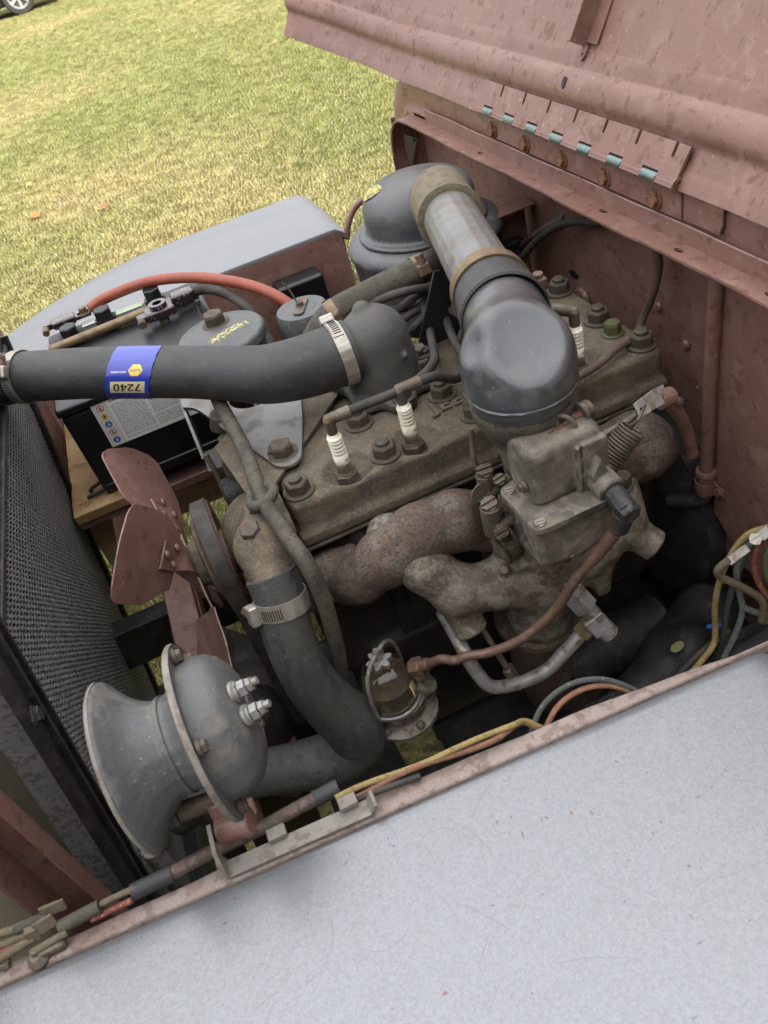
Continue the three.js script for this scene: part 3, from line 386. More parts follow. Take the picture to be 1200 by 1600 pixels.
{
  const p = thing('data_plate', 'small pale blank plate screwed to the brown cowl end beside the air cleaner', 'plate', [0.52, 1.0, -0.83]);
  obj('plate', extr([[0.528, 1.03], [0.532, 0.975], [0.553, 0.95], [0.573, 0.998]], 0.0012, 0.0003).translate(0, 0, -0.8575), plain(222, 224, 216, 0.5, 0.0), p);
  for (const [x, y] of [[0.532, 1.022], [0.568, 0.997], [0.535, 0.98]]) place('screw', rivet(0.003), M.bolt, p, [x, y, -0.856], [0, 0, 1]); obj('backing', extr([[0.53, 0.6], [0.66, 0.6], [0.66, 1.05], [0.53, 1.05]], 0.002, 0.0004).translate(0, 0, -0.863), M.primer, p, 'brown cowl end sheet behind the plate');
  obj('gusset', extr([[0.548, 0.93], [0.585, 0.93], [0.58, 1.02]], 0.003, 0.0004).translate(0, 0, -0.84), M.primer, p);
  place('bolt', hexBolt(0.007, 0.006), M.primer, p, [0.576, 1.012, -0.838], [0, 0, 1]);
}
// hood standing open, leaning back
const HT = V(0.5, 0.8660254, 0), HN = V(-0.8660254, 0.5, 0), H0 = V(0.52, 1.14, 0);
const hoodP = (t, n, z) => [H0.x + HT.x * t + HN.x * n, H0.y + HT.y * t + HN.y * n, z];
{
  const h = thing('hood', 'brown primed hood standing open, inner side showing with pressed beads', 'hood', [0.52, 1.14, -0.2]);
  const prof = [[0.0, 0.0], [0.004, 0.0006], [0.012, 0.0008], [0.02, 0.0008], [0.0202, 0.0], [0.04, 0], [0.0445, 0.0008], [0.048, 0.004], [0.052, 0.008], [0.058, 0.0105], [0.066, 0.0115], [0.074, 0.011], [0.08, 0.009], [0.0835, 0.0068], [0.086, 0.0065], [0.095, 0.0075], [0.1065, 0.0078], [0.1072, 0.006]];
  for (let i = 1; i <= 14; i++) prof.push([0.107 + 0.75 * i / 14, 0.006 + 0.01 * Math.sin(i / 14 * 1.5)]);
  const zs = []; for (let i = 0; i <= 110; i++) zs.push(-1.1 + 1.9 * i / 110);
  const sk = z => z < -0.8 ? 0.12 * Math.pow((-0.8 - z) / 0.3, 1.7) : z > 0.5 ? 0.12 * Math.pow((z - 0.5) / 0.3, 1.7) : 0;
  const rows = prof.map(([t, n]) => zs.map(z => hoodP(t + 0.0008 * Math.sin(z * 19) * (t < 0.01 ? 1 : 0) + 0.008 * clamp((-0.8 - z) / 0.3, 0, 1), n + sk(z) + 0.0012 * Math.sin(z * 6.3 + t * 14) * sstep(0.02, 0.2, t) + 0.0006 * Math.sin(z * 37 + t * 80), z)));
  obj('panel', solid(rows, [0.0014, -0.0008, 0]), M.primer, h);
  const B = new THREE.Matrix4().makeBasis(V(0, 0, 1), HT, HN);
  const rib = extr([[-0.003, 0], [0.003, 0], [0.003, 0.7], [-0.003, 0.7]], 0.026, 0.0008); rib.applyMatrix4(B); rib.translate(...hoodP(0.1085, 0.0075, -0.19));
  const ribf = extr([[0.0042, 0.004], [0.024, 0.004], [0.024, 0.7], [0.0042, 0.7]], 0.0016, 0.0004); ribf.applyMatrix4(B); ribf.translate(...hoodP(0.1085, 0.009, -0.19));
  obj('stiffener', [rib, ribf], M.primer, h);
  const tab = extr(smoothPts([[-0.004, 0], [0.004, 0], [0.004, -0.012], [0, -0.016], [-0.004, -0.012]], 20), 0.002, 0.0003, [[0, -0.009, 0.002]]); tab.applyMatrix4(B); tab.translate(...hoodP(0.1085, 0.0095, -0.186)); obj('stiffener_tab', tab, M.primer, h);
  const hole = lathe([[0, 0.0004], [0.0048, 0.0004], [0.0052, 0], [0.0052, -0.002]], [0, 0, 0], HN, 20); hole.applyMatrix4(new THREE.Matrix4().makeScale(1, 1.5, 0.75)); hole.translate(...hoodP(0.066, 0.0118, -0.205)); obj('hole_shade_disc', hole, M.plastic, h);  // raised dark disc painting the shade of an open hole
}
{
  const h = thing('strap_hinge', 'long riveted strap hinge between hood and cowl with bluish worn knuckles', 'hinge', [0.524, 1.145, -0.18]);
  const B = new THREE.Matrix4().makeBasis(V(0, 0, 1), HT, HN), K = []; for (let i = 0; i < 7; i++) K.push(-0.382 + i * 0.0642);
  const o = [[-0.418, 0.0008]]; for (const k of K) o.push([k - 0.014, 0.0008], [k - 0.014, 0.0125], [k + 0.014, 0.0125], [k + 0.014, 0.0008]);
  o.push([0.048, 0.0008], [0.05, 0.042]);
  for (let i = 6; i >= 0; i--) { const k = K[i] + 0.026; o.push([k + 0.0028, 0.0425], [k + 0.0028, 0.03], [k + 0.0018, 0.0275], [k - 0.0018, 0.0275], [k - 0.0028, 0.03], [k - 0.0028, 0.0425]); }
  o.push([-0.412, 0.043]);
  const leaf = extr(o, 0.0028, 0.0005); leaf.applyMatrix4(B); leaf.translate(...hoodP(0, 0.0034, 0)); obj('upper_leaf', leaf, M.primer, h);
  const c = hoodP(0.005, 0.0016, 0);
  for (const k of K) obj('knuckle', cyl([c[0], c[1], k - 0.0135], [c[0], c[1], k + 0.0135], 0.0064), M.zincBlue, h, 'worn bluish zinc knuckle');
  const gaps = [[-0.418, K[0] - 0.0142]]; for (let i = 0; i < 6; i++) gaps.push([K[i] + 0.0142, K[i + 1] - 0.0142]); gaps.push([K[6] + 0.0142, 0.048]);
  for (const [a, b] of gaps) obj('knuckle', cyl([c[0], c[1], a], [c[0], c[1], b], 0.0054), M.primer, h);
  obj('lower_leaf', plateZY([[-0.42, 1.106], [0.047, 1.106], [0.047, 1.143], [-0.42, 1.143]], 0.5275, 0.0025), M.primer, h);
  for (const z of [-0.39, -0.292, -0.194, -0.096, 0.003]) place('bolt', hexBolt(0.0095, 0.007), M.rustBolt, h, [0.5268, 1.1175, z], [-1, 0.1, 0]);
  const hook = lathe([[0.005, 0], [0.0085, 0], [0.0085, 0.002], [0.005, 0.002], [0.005, 0]], [c[0], c[1], 0.0485], [0, 0, 1], 20); obj('end_curl', hook, M.primer, h);
}
{
  const t = thing('body_tub', 'brown primed open body tub behind the firewall', 'vehicle body', [1.1, 0.42, -0.14]);
  obj('floor', bx(0.6, 1.9, 0.42, 0.425, -0.88, 0.62, 0.002), M.primer, t); for (const z of [-0.895, 0.62]) obj('side', bx(0.6, 1.9, 0.4, 0.98, z, z + 0.004, 0.001), M.primer, t);
  obj('rear', bx(1.9, 1.905, 0.4, 0.98, -0.89, 0.62, 0.001), M.primer, t);
}
single('fender_brace', tube([[0.372, 0.868, -0.83], [0.385, 0.898, -0.83], [0.41, 0.925, -0.83], [0.455, 0.938, -0.82], [0.5, 0.94, -0.815]], 0.007, 30, 8), M.primer, 'brown bent strip joining far fender to the cowl corner', 'bracket');
// ------------------------------------------------------------------ engine
{
  const b = thing('engine_block', 'grimy cast iron engine block below the cylinder head, coloured darker as shade', 'engine block', [0.27, 0.45, -0.08]);
  obj('block', sdf(p => { let d = sBox(p, [0.27, 0.72, -0.085], [0.24, 0.166, 0.112], 0.012); d = sU(d, sBox(p, [0.27, 0.62, 0.01], [0.22, 0.05, 0.03], 0.01), 0.01); d = sU(d, sBox(p, [0.03, 0.75, -0.08], [0.03, 0.13, 0.1], 0.012), 0.01); for (const x of [0.09, 0.2, 0.34, 0.45]) d = sU(d, sCap(p, [x, 0.86, 0.02], [x, 0.82, 0.036], 0.022), 0.015); return d; }, [-0.01, 0.54, -0.21], [0.525, 0.9, 0.06], 0.006), M.shadeGrease, b);
  obj('oil_pan', [bx(0.02, 0.5, 0.4, 0.553, -0.18, 0.01, 0.02)], M.blackMetal, b);
  obj('bell_housing', [lathe([[0, 0], [0.13, 0], [0.17, 0.02], [0.19, 0.03], [0.19, 0.06], [0, 0.06]], [0.51, 0.62, -0.085], [1, 0, 0], 40), lathe([[0, 0], [0.1, 0], [0.08, 0.2], [0, 0.2]], [0.57, 0.6, -0.085], [1, 0, 0], 30)], M.blackMetal, b);
  obj('side_cover', [bx(0.1, 0.4, 0.66, 0.79, 0.028, 0.036, 0.004), bx(0.12, 0.38, 0.68, 0.77, 0.0362, 0.042, 0.003)], M.blackMetal, b);
}
const HEADBOLTS = [[0.041, 0.018], [0.15, 0.019], [0.268, 0.016], [0.385, 0.016], [0.494, 0.019], [0.145, -0.061], [0.254, -0.048], [0.37, -0.06], [0.488, -0.066], [0.157, -0.152], [0.268, -0.134], [0.38, -0.17], [0.492, -0.17], [0.041, -0.061]];
const PLUGS = [[0.1, 0.013], [0.187, 0.012], [0.33, 0.006], [0.416, 0.002]];
{
  const h = thing('cylinder_head', 'dusty olive brown cast iron cylinder head with stud nuts and raised lettering', 'cylinder head', [0.268, 0.89, -0.078]);
  obj('casting', sdf(p => {
    let d = sBox(p, [0.268, 0.918, -0.0785], [0.243, 0.031, 0.118], 0.007);
    d = sU(d, sBox(p, [0.268, 0.899, -0.0785], [0.2465, 0.007, 0.1235], 0.003), 0.012);
    for (const [x, z] of HEADBOLTS) d = sU(d, sCyl(p, [x, 0.92, z], [x, 0.9515, z], 0.0185, 0.003), 0.006);
    for (const [x, z] of PLUGS) d = sS(d, sSph(p, [x + 0.004, 0.9655, z - 0.004], 0.0345), 0.004);
    return d + 0.0002 * mod3(p[0] * 2.1, p[1] * 2, p[2] * 2.3);
  }, [0.015, 0.885, -0.205], [0.522, 0.956, 0.05], 0.003), M.cast, h);
  obj('gasket', bx(0.021, 0.516, 0.885, 0.8892, -0.203, 0.0465, 0.001), M.bolt, h);
  for (const [x, z] of HEADBOLTS) { const far = rnd() > 0.5; place('stud_nut', hexNut(0.0148, 0.0155, 0.006), far ? M.bolt : M.bolt, h, [x, 0.9525, z], [rr(-0.02, 0.02), 1, rr(-0.02, 0.02)]).rotateY(rr(0, 1)); }
  place('brass_plug', hexBolt(0.011, 0.016), plain(96, 96, 66, 0.6, 0.3), h, [0.486, 0.95, -0.03], [0, 1, 0]);
  const font = await new FontLoader().loadAsync('fonts/droid/droid_sans_bold.typeface.json');
  const tx = new TextGeometry('JEEP', { font, size: 0.02, depth: 0.003, bevelEnabled: true, bevelSize: 0.0005, bevelThickness: 0.0006, bevelSegments: 2, curveSegments: 6 });
  tx.rotateX(-Math.PI / 2); tx.scale(1.05, 1, 1); tx.translate(0.229, 0.9488, -0.018); obj('lettering', tx, M.cast, h, 'raised cast letters reading JEEP');
}
function sparkPlug(x, z, label) {
  const s = thing('spark_plug', label, 'spark plug', [x, 0.937, z]);
  obj('hex_shell', [lathe([[0, 0], [0.0155, 0], [0.0155, 0.003], [0, 0.003]], [x, 0.9335, z], null, 24), orient(hexBody(0.0145, 0.0115), [x, 0.9365, z]), lathe([[0, 0], [0.0095, 0], [0.0102, 0.0015], [0.009, 0.003], [0, 0.003]], [x, 0.9475, z], null, 20)], M.bolt, s);
  const pr = [[0, -0.006], [0.0088, -0.006], [0.009, 0.018]]; for (let k = 0; k < 5; k++) { const y = 0.0205 + k * 0.0048; pr.push([0.0072, y], [0.0088, y + 0.0012], [0.0089, y + 0.0024], [0.0086, y + 0.0034], [0.0072, y + 0.0044]); } pr.push([0.0068, 0.045], [0.0068, 0.048], [0, 0.048]);
  obj('insulator', lathe(pr, [x, 0.956, z], null, 28, 1.6), M.porcelain, s);
  const cv = document.createElement('canvas'); cv.width = 128; cv.height = 64; const cx = cv.getContext('2d'); cx.fillStyle = '#dcd4c0'; cx.fillRect(0, 0, 128, 64); cx.fillStyle = '#3a372f'; cx.font = 'bold 34px sans-serif'; cx.fillText('Auto', 22, 44);
  const t = new THREE.CanvasTexture(cv); t.colorSpace = THREE.SRGBColorSpace; const dec = new THREE.CylinderGeometry(0.00895, 0.00895, 0.008, 14, 1, true, 0.1, 1.5); dec.userData.uv = true; dec.translate(x, 0.967, z); obj('print', dec, memo('plugprint', () => new THREE.MeshPhysicalMaterial({ map: t, roughness: 0.35 })), s);
  obj('terminal', cyl([x, 1.0035, z], [x, 1.007, z], 0.004, 0.0035), M.dull, s);
  return s;
}
sparkPlug(...PLUGS[0], 'white ribbed spark plug, the one nearest the fan'); sparkPlug(...PLUGS[1], 'white ribbed spark plug beside the raised letters on the head');
sparkPlug(...PLUGS[2], 'white ribbed spark plug half under the black intake elbow'); sparkPlug(...PLUGS[3], 'white spark plug with rusty stained foot near the firewall');
function plugLead(x, z, dir, pts, label) {
  const s = thing('ignition_lead', label, 'ignition lead', [x, 1.005, z], 'ignition leads'), a = V(x, 1.0, z), top = V(x, 1.0225, z), d = vv(dir).normalize();
  obj('terminal_elbow', [cyl(a, top, 0.0062, 0.0066, 16), lathe([[0, -0.0066], [0.0047, -0.0047], [0.0066, 0], [0.0047, 0.0047], [0, 0.0066]], top, null, 16, 2), cyl(top, top.clone().addScaledVector(d, 0.026), 0.0066, 0.0074, 16)], M.dull, s);
  const st = top.clone().addScaledVector(d, 0.024); obj('cable', tube([st, st.clone().addScaledVector(d, 0.02), ...pts], 0.0058, 0, 10), M.wireBlack, s);
}
plugLead(...PLUGS[0], [1, -0.01, 0.0], [[0.19, 1.019, 0.009], [0.225, 1.012, -0.012], [0.255, 0.998, -0.055], [0.275, 0.985, -0.11], [0.295, 0.975, -0.17], [0.31, 0.98, -0.22], [0.33, 0.99, -0.26]], 'black ignition lead from the plug nearest the fan');
plugLead(...PLUGS[1], [1, -0.08, -0.06], [[0.262, 0.995, -0.005], [0.29, 0.99, -0.045], [0.3, 0.985, -0.09], [0.315, 0.98, -0.15], [0.34, 0.98, -0.23]], 'black ignition lead from the plug by the raised letters');
plugLead(...PLUGS[2], [0.3, 0, -0.8], [[0.345, 1.01, -0.07], [0.33, 1.0, -0.12], [0.33, 0.985, -0.2]], 'black ignition lead under the intake elbow');
plugLead(...PLUGS[3], [-0.55, 0.02, -0.75], [[0.36, 1.02, -0.055], [0.34, 1.01, -0.11], [0.33, 0.985, -0.2]], 'black ignition lead from the stained plug near the firewall');
{ // coil of leads behind the water outlet
  const c = thing('cable_coil', 'loose coils of dark cable behind the water outlet', 'cable', [0.29, 0.95, -0.27]);
  for (const [dx, dy, dz, a, w] of [[0, 0, 0, 0.045, 0.3], [0.012, 0.018, -0.01, 0.05, 0.5], [0.004, 0.04, 0.01, 0.04, -0.3], [0.022, 0.01, 0.02, 0.036, 0.8]]) { const q = []; for (let k = 0; k < 16; k++) { const t = k / 16 * 6.283; q.push([0.29 + dx + a * 1.25 * Math.cos(t), 0.945 + dy + a * 0.75 * Math.sin(t + w), -0.265 + dz + a * 0.9 * Math.sin(t)]); } obj('loop', tube(q, 0.0062, 60, 9, true), M.wireBlack, c); }
}
{ // water outlet
  const t = thing('water_outlet', 'dark cast domed water outlet bolted on the cylinder head', 'water outlet', [0.195, 0.952, -0.11]);
  obj('casting', sdf(p => {
    let d = sCap(p, [0.204, 0.955, -0.112], [0.204, 1.024, -0.112], 0.0465, 0.0435);
    d = sU(d, sCyl(p, [0.2, 1.022, -0.112], [0.145, 1.024, -0.108], 0.0335, 0.004), 0.008);
    d = Math.max(d, 0.9535 - p[1]);
    const fl = sU(sBox(p, [0.2, 0.959, -0.112], [0.05, 0.006, 0.046], 0.004), Math.min(sCyl(p, [0.258, 0.953, -0.135], [0.258, 0.965, -0.135], 0.02), sCyl(p, [0.158, 0.953, -0.15], [0.158, 0.965, -0.15], 0.02), sCyl(p, [0.205, 0.953, -0.062], [0.205, 0.965, -0.062], 0.02)), 0.01);
    d = sU(d, fl, 0.008); d = sU(d, sCap(p, [0.2, 1.06, -0.118], [0.2, 1.062, -0.119], 0.0135, 0.0125), 0.004);
    for (const [x, y, z] of [[0.226, 1.01, -0.072], [0.244, 1.0, -0.1], [0.247, 0.985, -0.1]]) d = sU(d, sSph(p, [x, y, z], 0.0045), 0.004);
    return d + 0.0003 * mod3(p[0] * 1.4, p[1] * 1.5, p[2] * 1.4);
  }, [0.13, 0.95, -0.185], [0.29, 1.08, -0.035], 0.003), M.castClean, t);
  for (const [x, z] of [[0.262, -0.136], [0.155, -0.152], [0.207, -0.056]]) place('bolt', hexBolt(0.0115, 0.011), M.bolt, t, [x, 0.966, z], [0, 1, 0]);
}
// brackets in front of the head
{
  const b = thing('mounting_plate', 'rusty brown flat plate bolted on the front of the cylinder head', 'plate', [0.05, 0.953, -0.1]);
  obj('plate', plateXZ([[0.153, -0.146], [0.15, -0.19], [0.1, -0.2], [0.0, -0.158], [-0.03, -0.13], [-0.016, -0.02], [-0.012, 0.004], [-0.004, 0.014], [0.004, 0.012], [0.012, 0.0]], 0.9535, 0.0035, [[0.002, -0.045, 0.008, 0.02]]), M.cast, b);
  const u = thing('filter_bracket', 'grey steel bracket with a large round hole below the radiator hose', 'bracket', [0.04, 0.959, -0.15]);
  const out = smoothPts([[-0.05, -0.25], [-0.036, -0.235], [-0.005, -0.14], [0.024, -0.05], [0.03, -0.032], [0.044, -0.022], [0.058, -0.028], [0.068, -0.052], [0.096, -0.15], [0.1, -0.19]], 60, false); out.push([0.1, -0.3], [-0.05, -0.3]);
  obj('plate', plateXZ(out, 0.9585, 0.0035, [[0.044, -0.212, 0.035]]), M.greyPipe, u);
  obj('flange', [plateZY([[-0.3, 0.9], [-0.2, 0.91], [-0.16, 0.93], [-0.235, 0.957], [-0.3, 0.957]], -0.052, 0.003), bx(-0.0515, -0.01, 0.905, 0.908, -0.21, -0.16, 0.001)], M.greyPipe, u);
  place('bolt', hexBolt(0.0145, 0.015), M.bolt, u, [0.044, 0.962, -0.05], [0, 1, 0]); place('nut', hexNut(0.013, 0.011, 0.005), M.bolt, u, [0.05, 0.937, -0.205], [0.05, 1, 0]);
}
{ // oil filter
  const c = [0.04, 0, -0.36], f = thing('oil_filter', 'grey black oil filter canister with domed lid and worn yellow print', 'oil filter', [0.04, 0.8, -0.36]);
  obj('canister', lathe([[0, 0.78], [0.055, 0.785], [0.06, 0.8], [0.06, 0.985], [0.058, 0.99], [0, 0.99]].map(p => [p[0], p[1]]), [c[0], 0, c[2]], null, 48), M.canPaint, f);
  obj('lid', lathe([[0.061, 0.976], [0.066, 0.976], [0.0685, 0.981], [0.068, 0.988], [0.064, 0.993], [0.059, 0.9945], [0.056, 0.993], [0.045, 0.998], [0.03, 1.0015], [0.012, 1.003], [0, 1.003]], [c[0], 0, c[2]], null, 56, 1.2), M.canPaint, f);
  const n = 256, d = new Uint8Array(n * n * 4); for (let j = 0; j < n; j++) for (let i = 0; i < n; i++) { const u = i / n, v = j / n, m = fbm(u, v, 24, 3, 5) * (0.7 + 0.6 * Math.exp(-Math.pow((v - 0.5) * 4, 2))) * (u > 0.06 && u < 0.94 && v > 0.1 && v < 0.9 ? 1 : 0) > 0.62; d.set([196, 190, 120, m ? 255 : 0], (j * n + i) * 4); }
  const al = texOf(n, n, d.map((v, k) => k % 4 === 3 ? 255 : d[k - k % 4 + 3]), false), pr = new THREE.PlaneGeometry(0.075, 0.03, 14, 4); pr.rotateX(-Math.PI / 2); pr.rotateY(0.35); const pp = pr.attributes.position; for (let i = 0; i < pp.count; i++) { const x = pp.getX(i) + 0.012, z = pp.getZ(i) + 0.024, r = Math.hypot(x, z); pp.setXYZ(i, c[0] + x, 0.0006 + (r < 0.012 ? 1.003 : r < 0.03 ? mix(1.003, 1.0015, (r - 0.012) / 0.018) : r < 0.045 ? mix(1.0015, 0.998, (r - 0.03) / 0.015) : mix(0.998, 0.993, (r - 0.045) / 0.011)), c[2] + z); } pr.userData.uv = true; pr.computeVertexNormals();
  obj('worn_print', pr, new THREE.MeshPhysicalMaterial({ color: new THREE.Color().setRGB(0.5, 0.46, 0.24), roughness: 0.8, alphaMap: al, transparent: true, alphaTest: 0.5 }), f, 'worn yellow print on the lid');
  place('lid_bolt', hexBolt(0.0165, 0.017), M.bolt, f, [c[0] - 0.0, 1.002, c[2] - 0.045 + 0.03], [0, 1, 0]);
}
{
  const c = [0.162, 0, -0.335], f = thing('oil_filler_cap', 'grey filler can with flat cap and small key beside the oil filter', 'filler cap', [c[0], 0.88, c[2]]);
  obj('can', lathe([[0, 0.86], [0.036, 0.86], [0.037, 0.965], [0, 0.965]], [c[0], 0, c[2]], null, 40), M.canPaint, f);
  obj('cap', lathe([[0.037, 0.962], [0.0395, 0.964], [0.04, 0.97], [0.0395, 0.99], [0.037, 0.9945], [0.032, 0.996], [0.024, 0.9945], [0.022, 0.9955], [0, 0.9955]], [c[0], 0, c[2]], null, 48), M.canPaint, f);
  const tab = plateXZ(smoothPts([[-0.022, -0.006], [0.0, -0.008], [0.022, -0.006], [0.024, 0.006], [0, 0.008], [-0.024, 0.006]], 30), 0, 0.0018); tab.rotateY(1.1); tab.translate(c[0], 0.9962, c[2]); obj('tab', tab, M.dull, f);
  place('screw', hexBolt(0.0055, 0.006), M.bolt, f, [c[0], 0.998, c[2]], [0, 1, 0]);
  obj('key_wire', tube([[c[0] - 0.002, 1.0, c[2] - 0.006], [c[0] - 0.006, 1.02, c[2] - 0.012], [c[0] - 0.012, 1.034, c[2] - 0.016]], 0.0013, 8, 6), M.bolt, f);
}
single('voltage_regulator', [bx(0.19, 0.29, 0.765, 0.85, -0.812, -0.755, 0.008), bx(0.18, 0.3, 0.76, 0.775, -0.8125, -0.75, 0.003)], M.plastic, 'black box regulator fixed to the brown side of the far fender', 'regulator');
// ------------------------------------------------------------------ manifolds and carburettor
{
  const e = thing('exhaust_manifold', 'rusty reddish brown exhaust manifold arching along the engine side', 'exhaust manifold', [0.25, 0.83, 0.08]);
  const P = [[0.052, 0.826, 0.062, 0.024], [0.068, 0.848, 0.084, 0.028], [0.1, 0.876, 0.098, 0.032], [0.145, 0.893, 0.102, 0.033], [0.19, 0.887, 0.101, 0.034], [0.23, 0.862, 0.096, 0.035], [0.27, 0.848, 0.09, 0.036], [0.33, 0.858, 0.09, 0.036], [0.39, 0.868, 0.09, 0.038], [0.44, 0.862, 0.086, 0.042], [0.462, 0.846, 0.078, 0.036]];
  obj('casting', sdf(p => { let d = sPath(p, P, 0.012); d = sU(d, sCap(p, [0.058, 0.835, 0.07, ], [0.04, 0.84, 0.045], 0.024, 0.028), 0.015); d = sU(d, sBox(p, [0.045, 0.838, 0.045], [0.034, 0.03, 0.008], 0.006), 0.012); d = sU(d, sCap(p, [0.26, 0.84, 0.085], [0.26, 0.72, 0.07], 0.036, 0.04), 0.02); d = sU(d, sSph(p, [0.103, 0.86, 0.122], 0.007), 0.006); d = sU(d, sSph(p, [0.43, 0.86, 0.127], 0.009), 0.006); return d + 0.0005 * mod3(p[0] * 2.5, p[1] * 2.4, p[2] * 2.6); }, [0.0, 0.66, 0.03], [0.51, 0.93, 0.14], 0.0036), M.rust, e);
  place('flange_bolt', hexNut(0.011, 0.014, 0.008), M.bolt, e, [0.024, 0.83, 0.058], [0, -0.1, 1]);
}
{
  const e = thing('intake_manifold', 'pale stained cast intake manifold with branching arms under the carburettor', 'intake manifold', [0.27, 0.72, 0.14]);
  obj('casting', sdf(p => {
    let d = sPath(p, [[0.115, 0.885, 0.075, 0.026], [0.135, 0.862, 0.125, 0.027], [0.16, 0.828, 0.146, 0.028], [0.205, 0.812, 0.148, 0.027], [0.25, 0.805, 0.146, 0.03]], 0.014);
    d = sU(d, sPath(p, [[0.25, 0.805, 0.146, 0.034], [0.32, 0.808, 0.146, 0.03], [0.37, 0.82, 0.14, 0.033], [0.395, 0.85, 0.1, 0.03]], 0.02), 0.02);
    d = sU(d, sCap(p, [0.272, 0.845, 0.142], [0.262, 0.72, 0.135], 0.046, 0.044), 0.03);
    d = sU(d, sBox(p, [0.272, 0.852, 0.142], [0.05, 0.006, 0.034], 0.006), 0.014);
    d = sU(d, sCyl(p, [0.155, 0.81, 0.14], [0.16, 0.772, 0.166], 0.02, 0.003), 0.01);
    d = sU(d, sCyl(p, [0.375, 0.81, 0.14], [0.405, 0.782, 0.175], 0.02, 0.003), 0.012);
    d = sU(d, sCap(p, [0.33, 0.8, 0.15], [0.335, 0.74, 0.16], 0.03, 0.012), 0.02);
    d = sU(d, sCap(p, [0.385, 0.845, 0.135], [0.378, 0.86, 0.128], 0.018, 0.014), 0.01);
    return d + 0.0005 * mod3(p[0] * 2, p[1] * 2.1, p[2] * 2.3);
  }, [0.08, 0.66, 0.04], [0.445, 0.93, 0.215], 0.0036), M.alloy, e);
  place('bolt', hexBolt(0.011, 0.016), M.bolt, e, [0.383, 0.868, 0.14], [0, 1, 0.1]);
  place('plug', rivet(0.007), M.dull, e, [0.214, 0.848, 0.166], [-0.4, 0.8, 0.5]);
  obj('heat_riser', [lathe([[0, 0], [0.05, 0], [0.055, 0.004], [0.055, 0.014], [0.042, 0.02], [0.042, 0.14], [0, 0.14]], [0.262, 0.7, 0.12], [0.02, -1, -0.1], 36)], M.rust, e);
}
{
  const c = thing('carburettor', 'stained grey carburettor with screwed cover plate under the black elbow', 'carburettor', [0.272, 0.86, 0.15]);
  obj('throat', [lathe([[0.03, 0], [0.034, 0.004], [0.03, 0.03], [0.029, 0.06], [0.031, 0.1], [0.036, 0.13], [0.037, 0.16], [0, 0.16]], [0.277, 0.872, 0.135], [0, 1, 0], 40)], M.carb, c);
  obj('throttle_flange', [plateXZ(smoothPts([[0.222, 0.142], [0.245, 0.115], [0.277, 0.106], [0.31, 0.115], [0.332, 0.142], [0.31, 0.168], [0.277, 0.176], [0.245, 0.168]], 50), 0.86, 0.008), bx(0.24, 0.314, 0.8685, 0.8735, 0.11, 0.172, 0.008)], M.carb, c);
  obj('air_chamber', sdf(p => { let d = sBox(p, [0.28, 0.995, 0.186], [0.0405, 0.036, 0.03], 0.012); d = sU(d, sBox(p, [0.288, 0.99, 0.217], [0.002, 0.03, 0.004], 0.0015), 0.002); d = sU(d, sBox(p, [0.306, 0.99, 0.2165], [0.0145, 0.031, 0.004], 0.002), 0.003); return d + 0.0004 * mod3(p[0] * 3, p[1] * 3, p[2] * 3); }, [0.23, 0.95, 0.14], [0.335, 1.042, 0.228], 0.0024), M.carb, c);
  obj('cover_plate', [plateXZ(smoothPts([[0.224, 0.17], [0.224, 0.2], [0.2245, 0.234], [0.227, 0.2405], [0.234, 0.2425], [0.29, 0.2425], [0.31, 0.2425], [0.3155, 0.239], [0.317, 0.23], [0.317, 0.17], [0.31, 0.163], [0.235, 0.163]], 120), 0.957, 0.006)], M.carb, c);
  obj('gasket', bx(0.2255, 0.3155, 0.9545, 0.9568, 0.1645, 0.241, 0.001), M.blackMetal, c);
  obj('choke_plate', [cyl([0.322, 0.995, 0.165], [0.33, 0.995, 0.165], 0.008), bx(0.3305, 0.3335, 0.97, 1.0, 0.162, 0.174, 0.001)], M.dull, c);
  for (const [x, y, z] of [[0.236, 0.985, 0.2], [0.262, 0.905, 0.236], [0.3, 0.91, 0.232]]) place('plug_screw', hexBolt(0.005, 0.005), M.dull, c, [x, y, z], x < 0.24 ? [-1, 0, 0.2] : [0, 0, 1]);
  obj('float_bowl', sdf(p => { let d = sBox(p, [0.27, 0.93, 0.201], [0.043, 0.027, 0.037], 0.007); d = sU(d, sCap(p, [0.268, 0.908, 0.2], [0.285, 0.892, 0.178], 0.034, 0.028), 0.018); return d + 0.0004 * mod3(p[0] * 3, p[1] * 3, p[2] * 3); }, [0.215, 0.855, 0.135], [0.325, 0.96, 0.248], 0.003), M.carb, c);
  for (const [x, z] of [[0.231, 0.176], [0.2325, 0.235], [0.309, 0.236]]) place('screw', slotScrew(0.0052, 0.0045), M.steel, c, [x, 0.963, z], [0, 1, 0]).rotateY(x * 40);
  const font = await new FontLoader().loadAsync('fonts/droid/droid_sans_bold.typeface.json');
  const tx = new TextGeometry('CARTER', { font, size: 0.0085, depth: 0.0012, bevelEnabled: false, curveSegments: 5 }); tx.rotateX(-Math.PI / 2); tx.rotateY(0.0); tx.translate(0.252, 0.9626, 0.228); obj('lettering', tx, M.carb, c, 'raised maker lettering on the cover plate');
  // inlet: boss, dark banjo fitting
  obj('inlet_boss', [orient(extr([[-0.007, -0.02], [0.007, -0.02], [0.009, -0.006], [0.0, 0.019], [-0.009, 0.002]], 0.012, 0.001), [0.305, 0.985, 0.218]), cyl([0.308, 0.974, 0.212], [0.309, 0.97, 0.242], 0.0145, 0.0145)], M.carb, c);
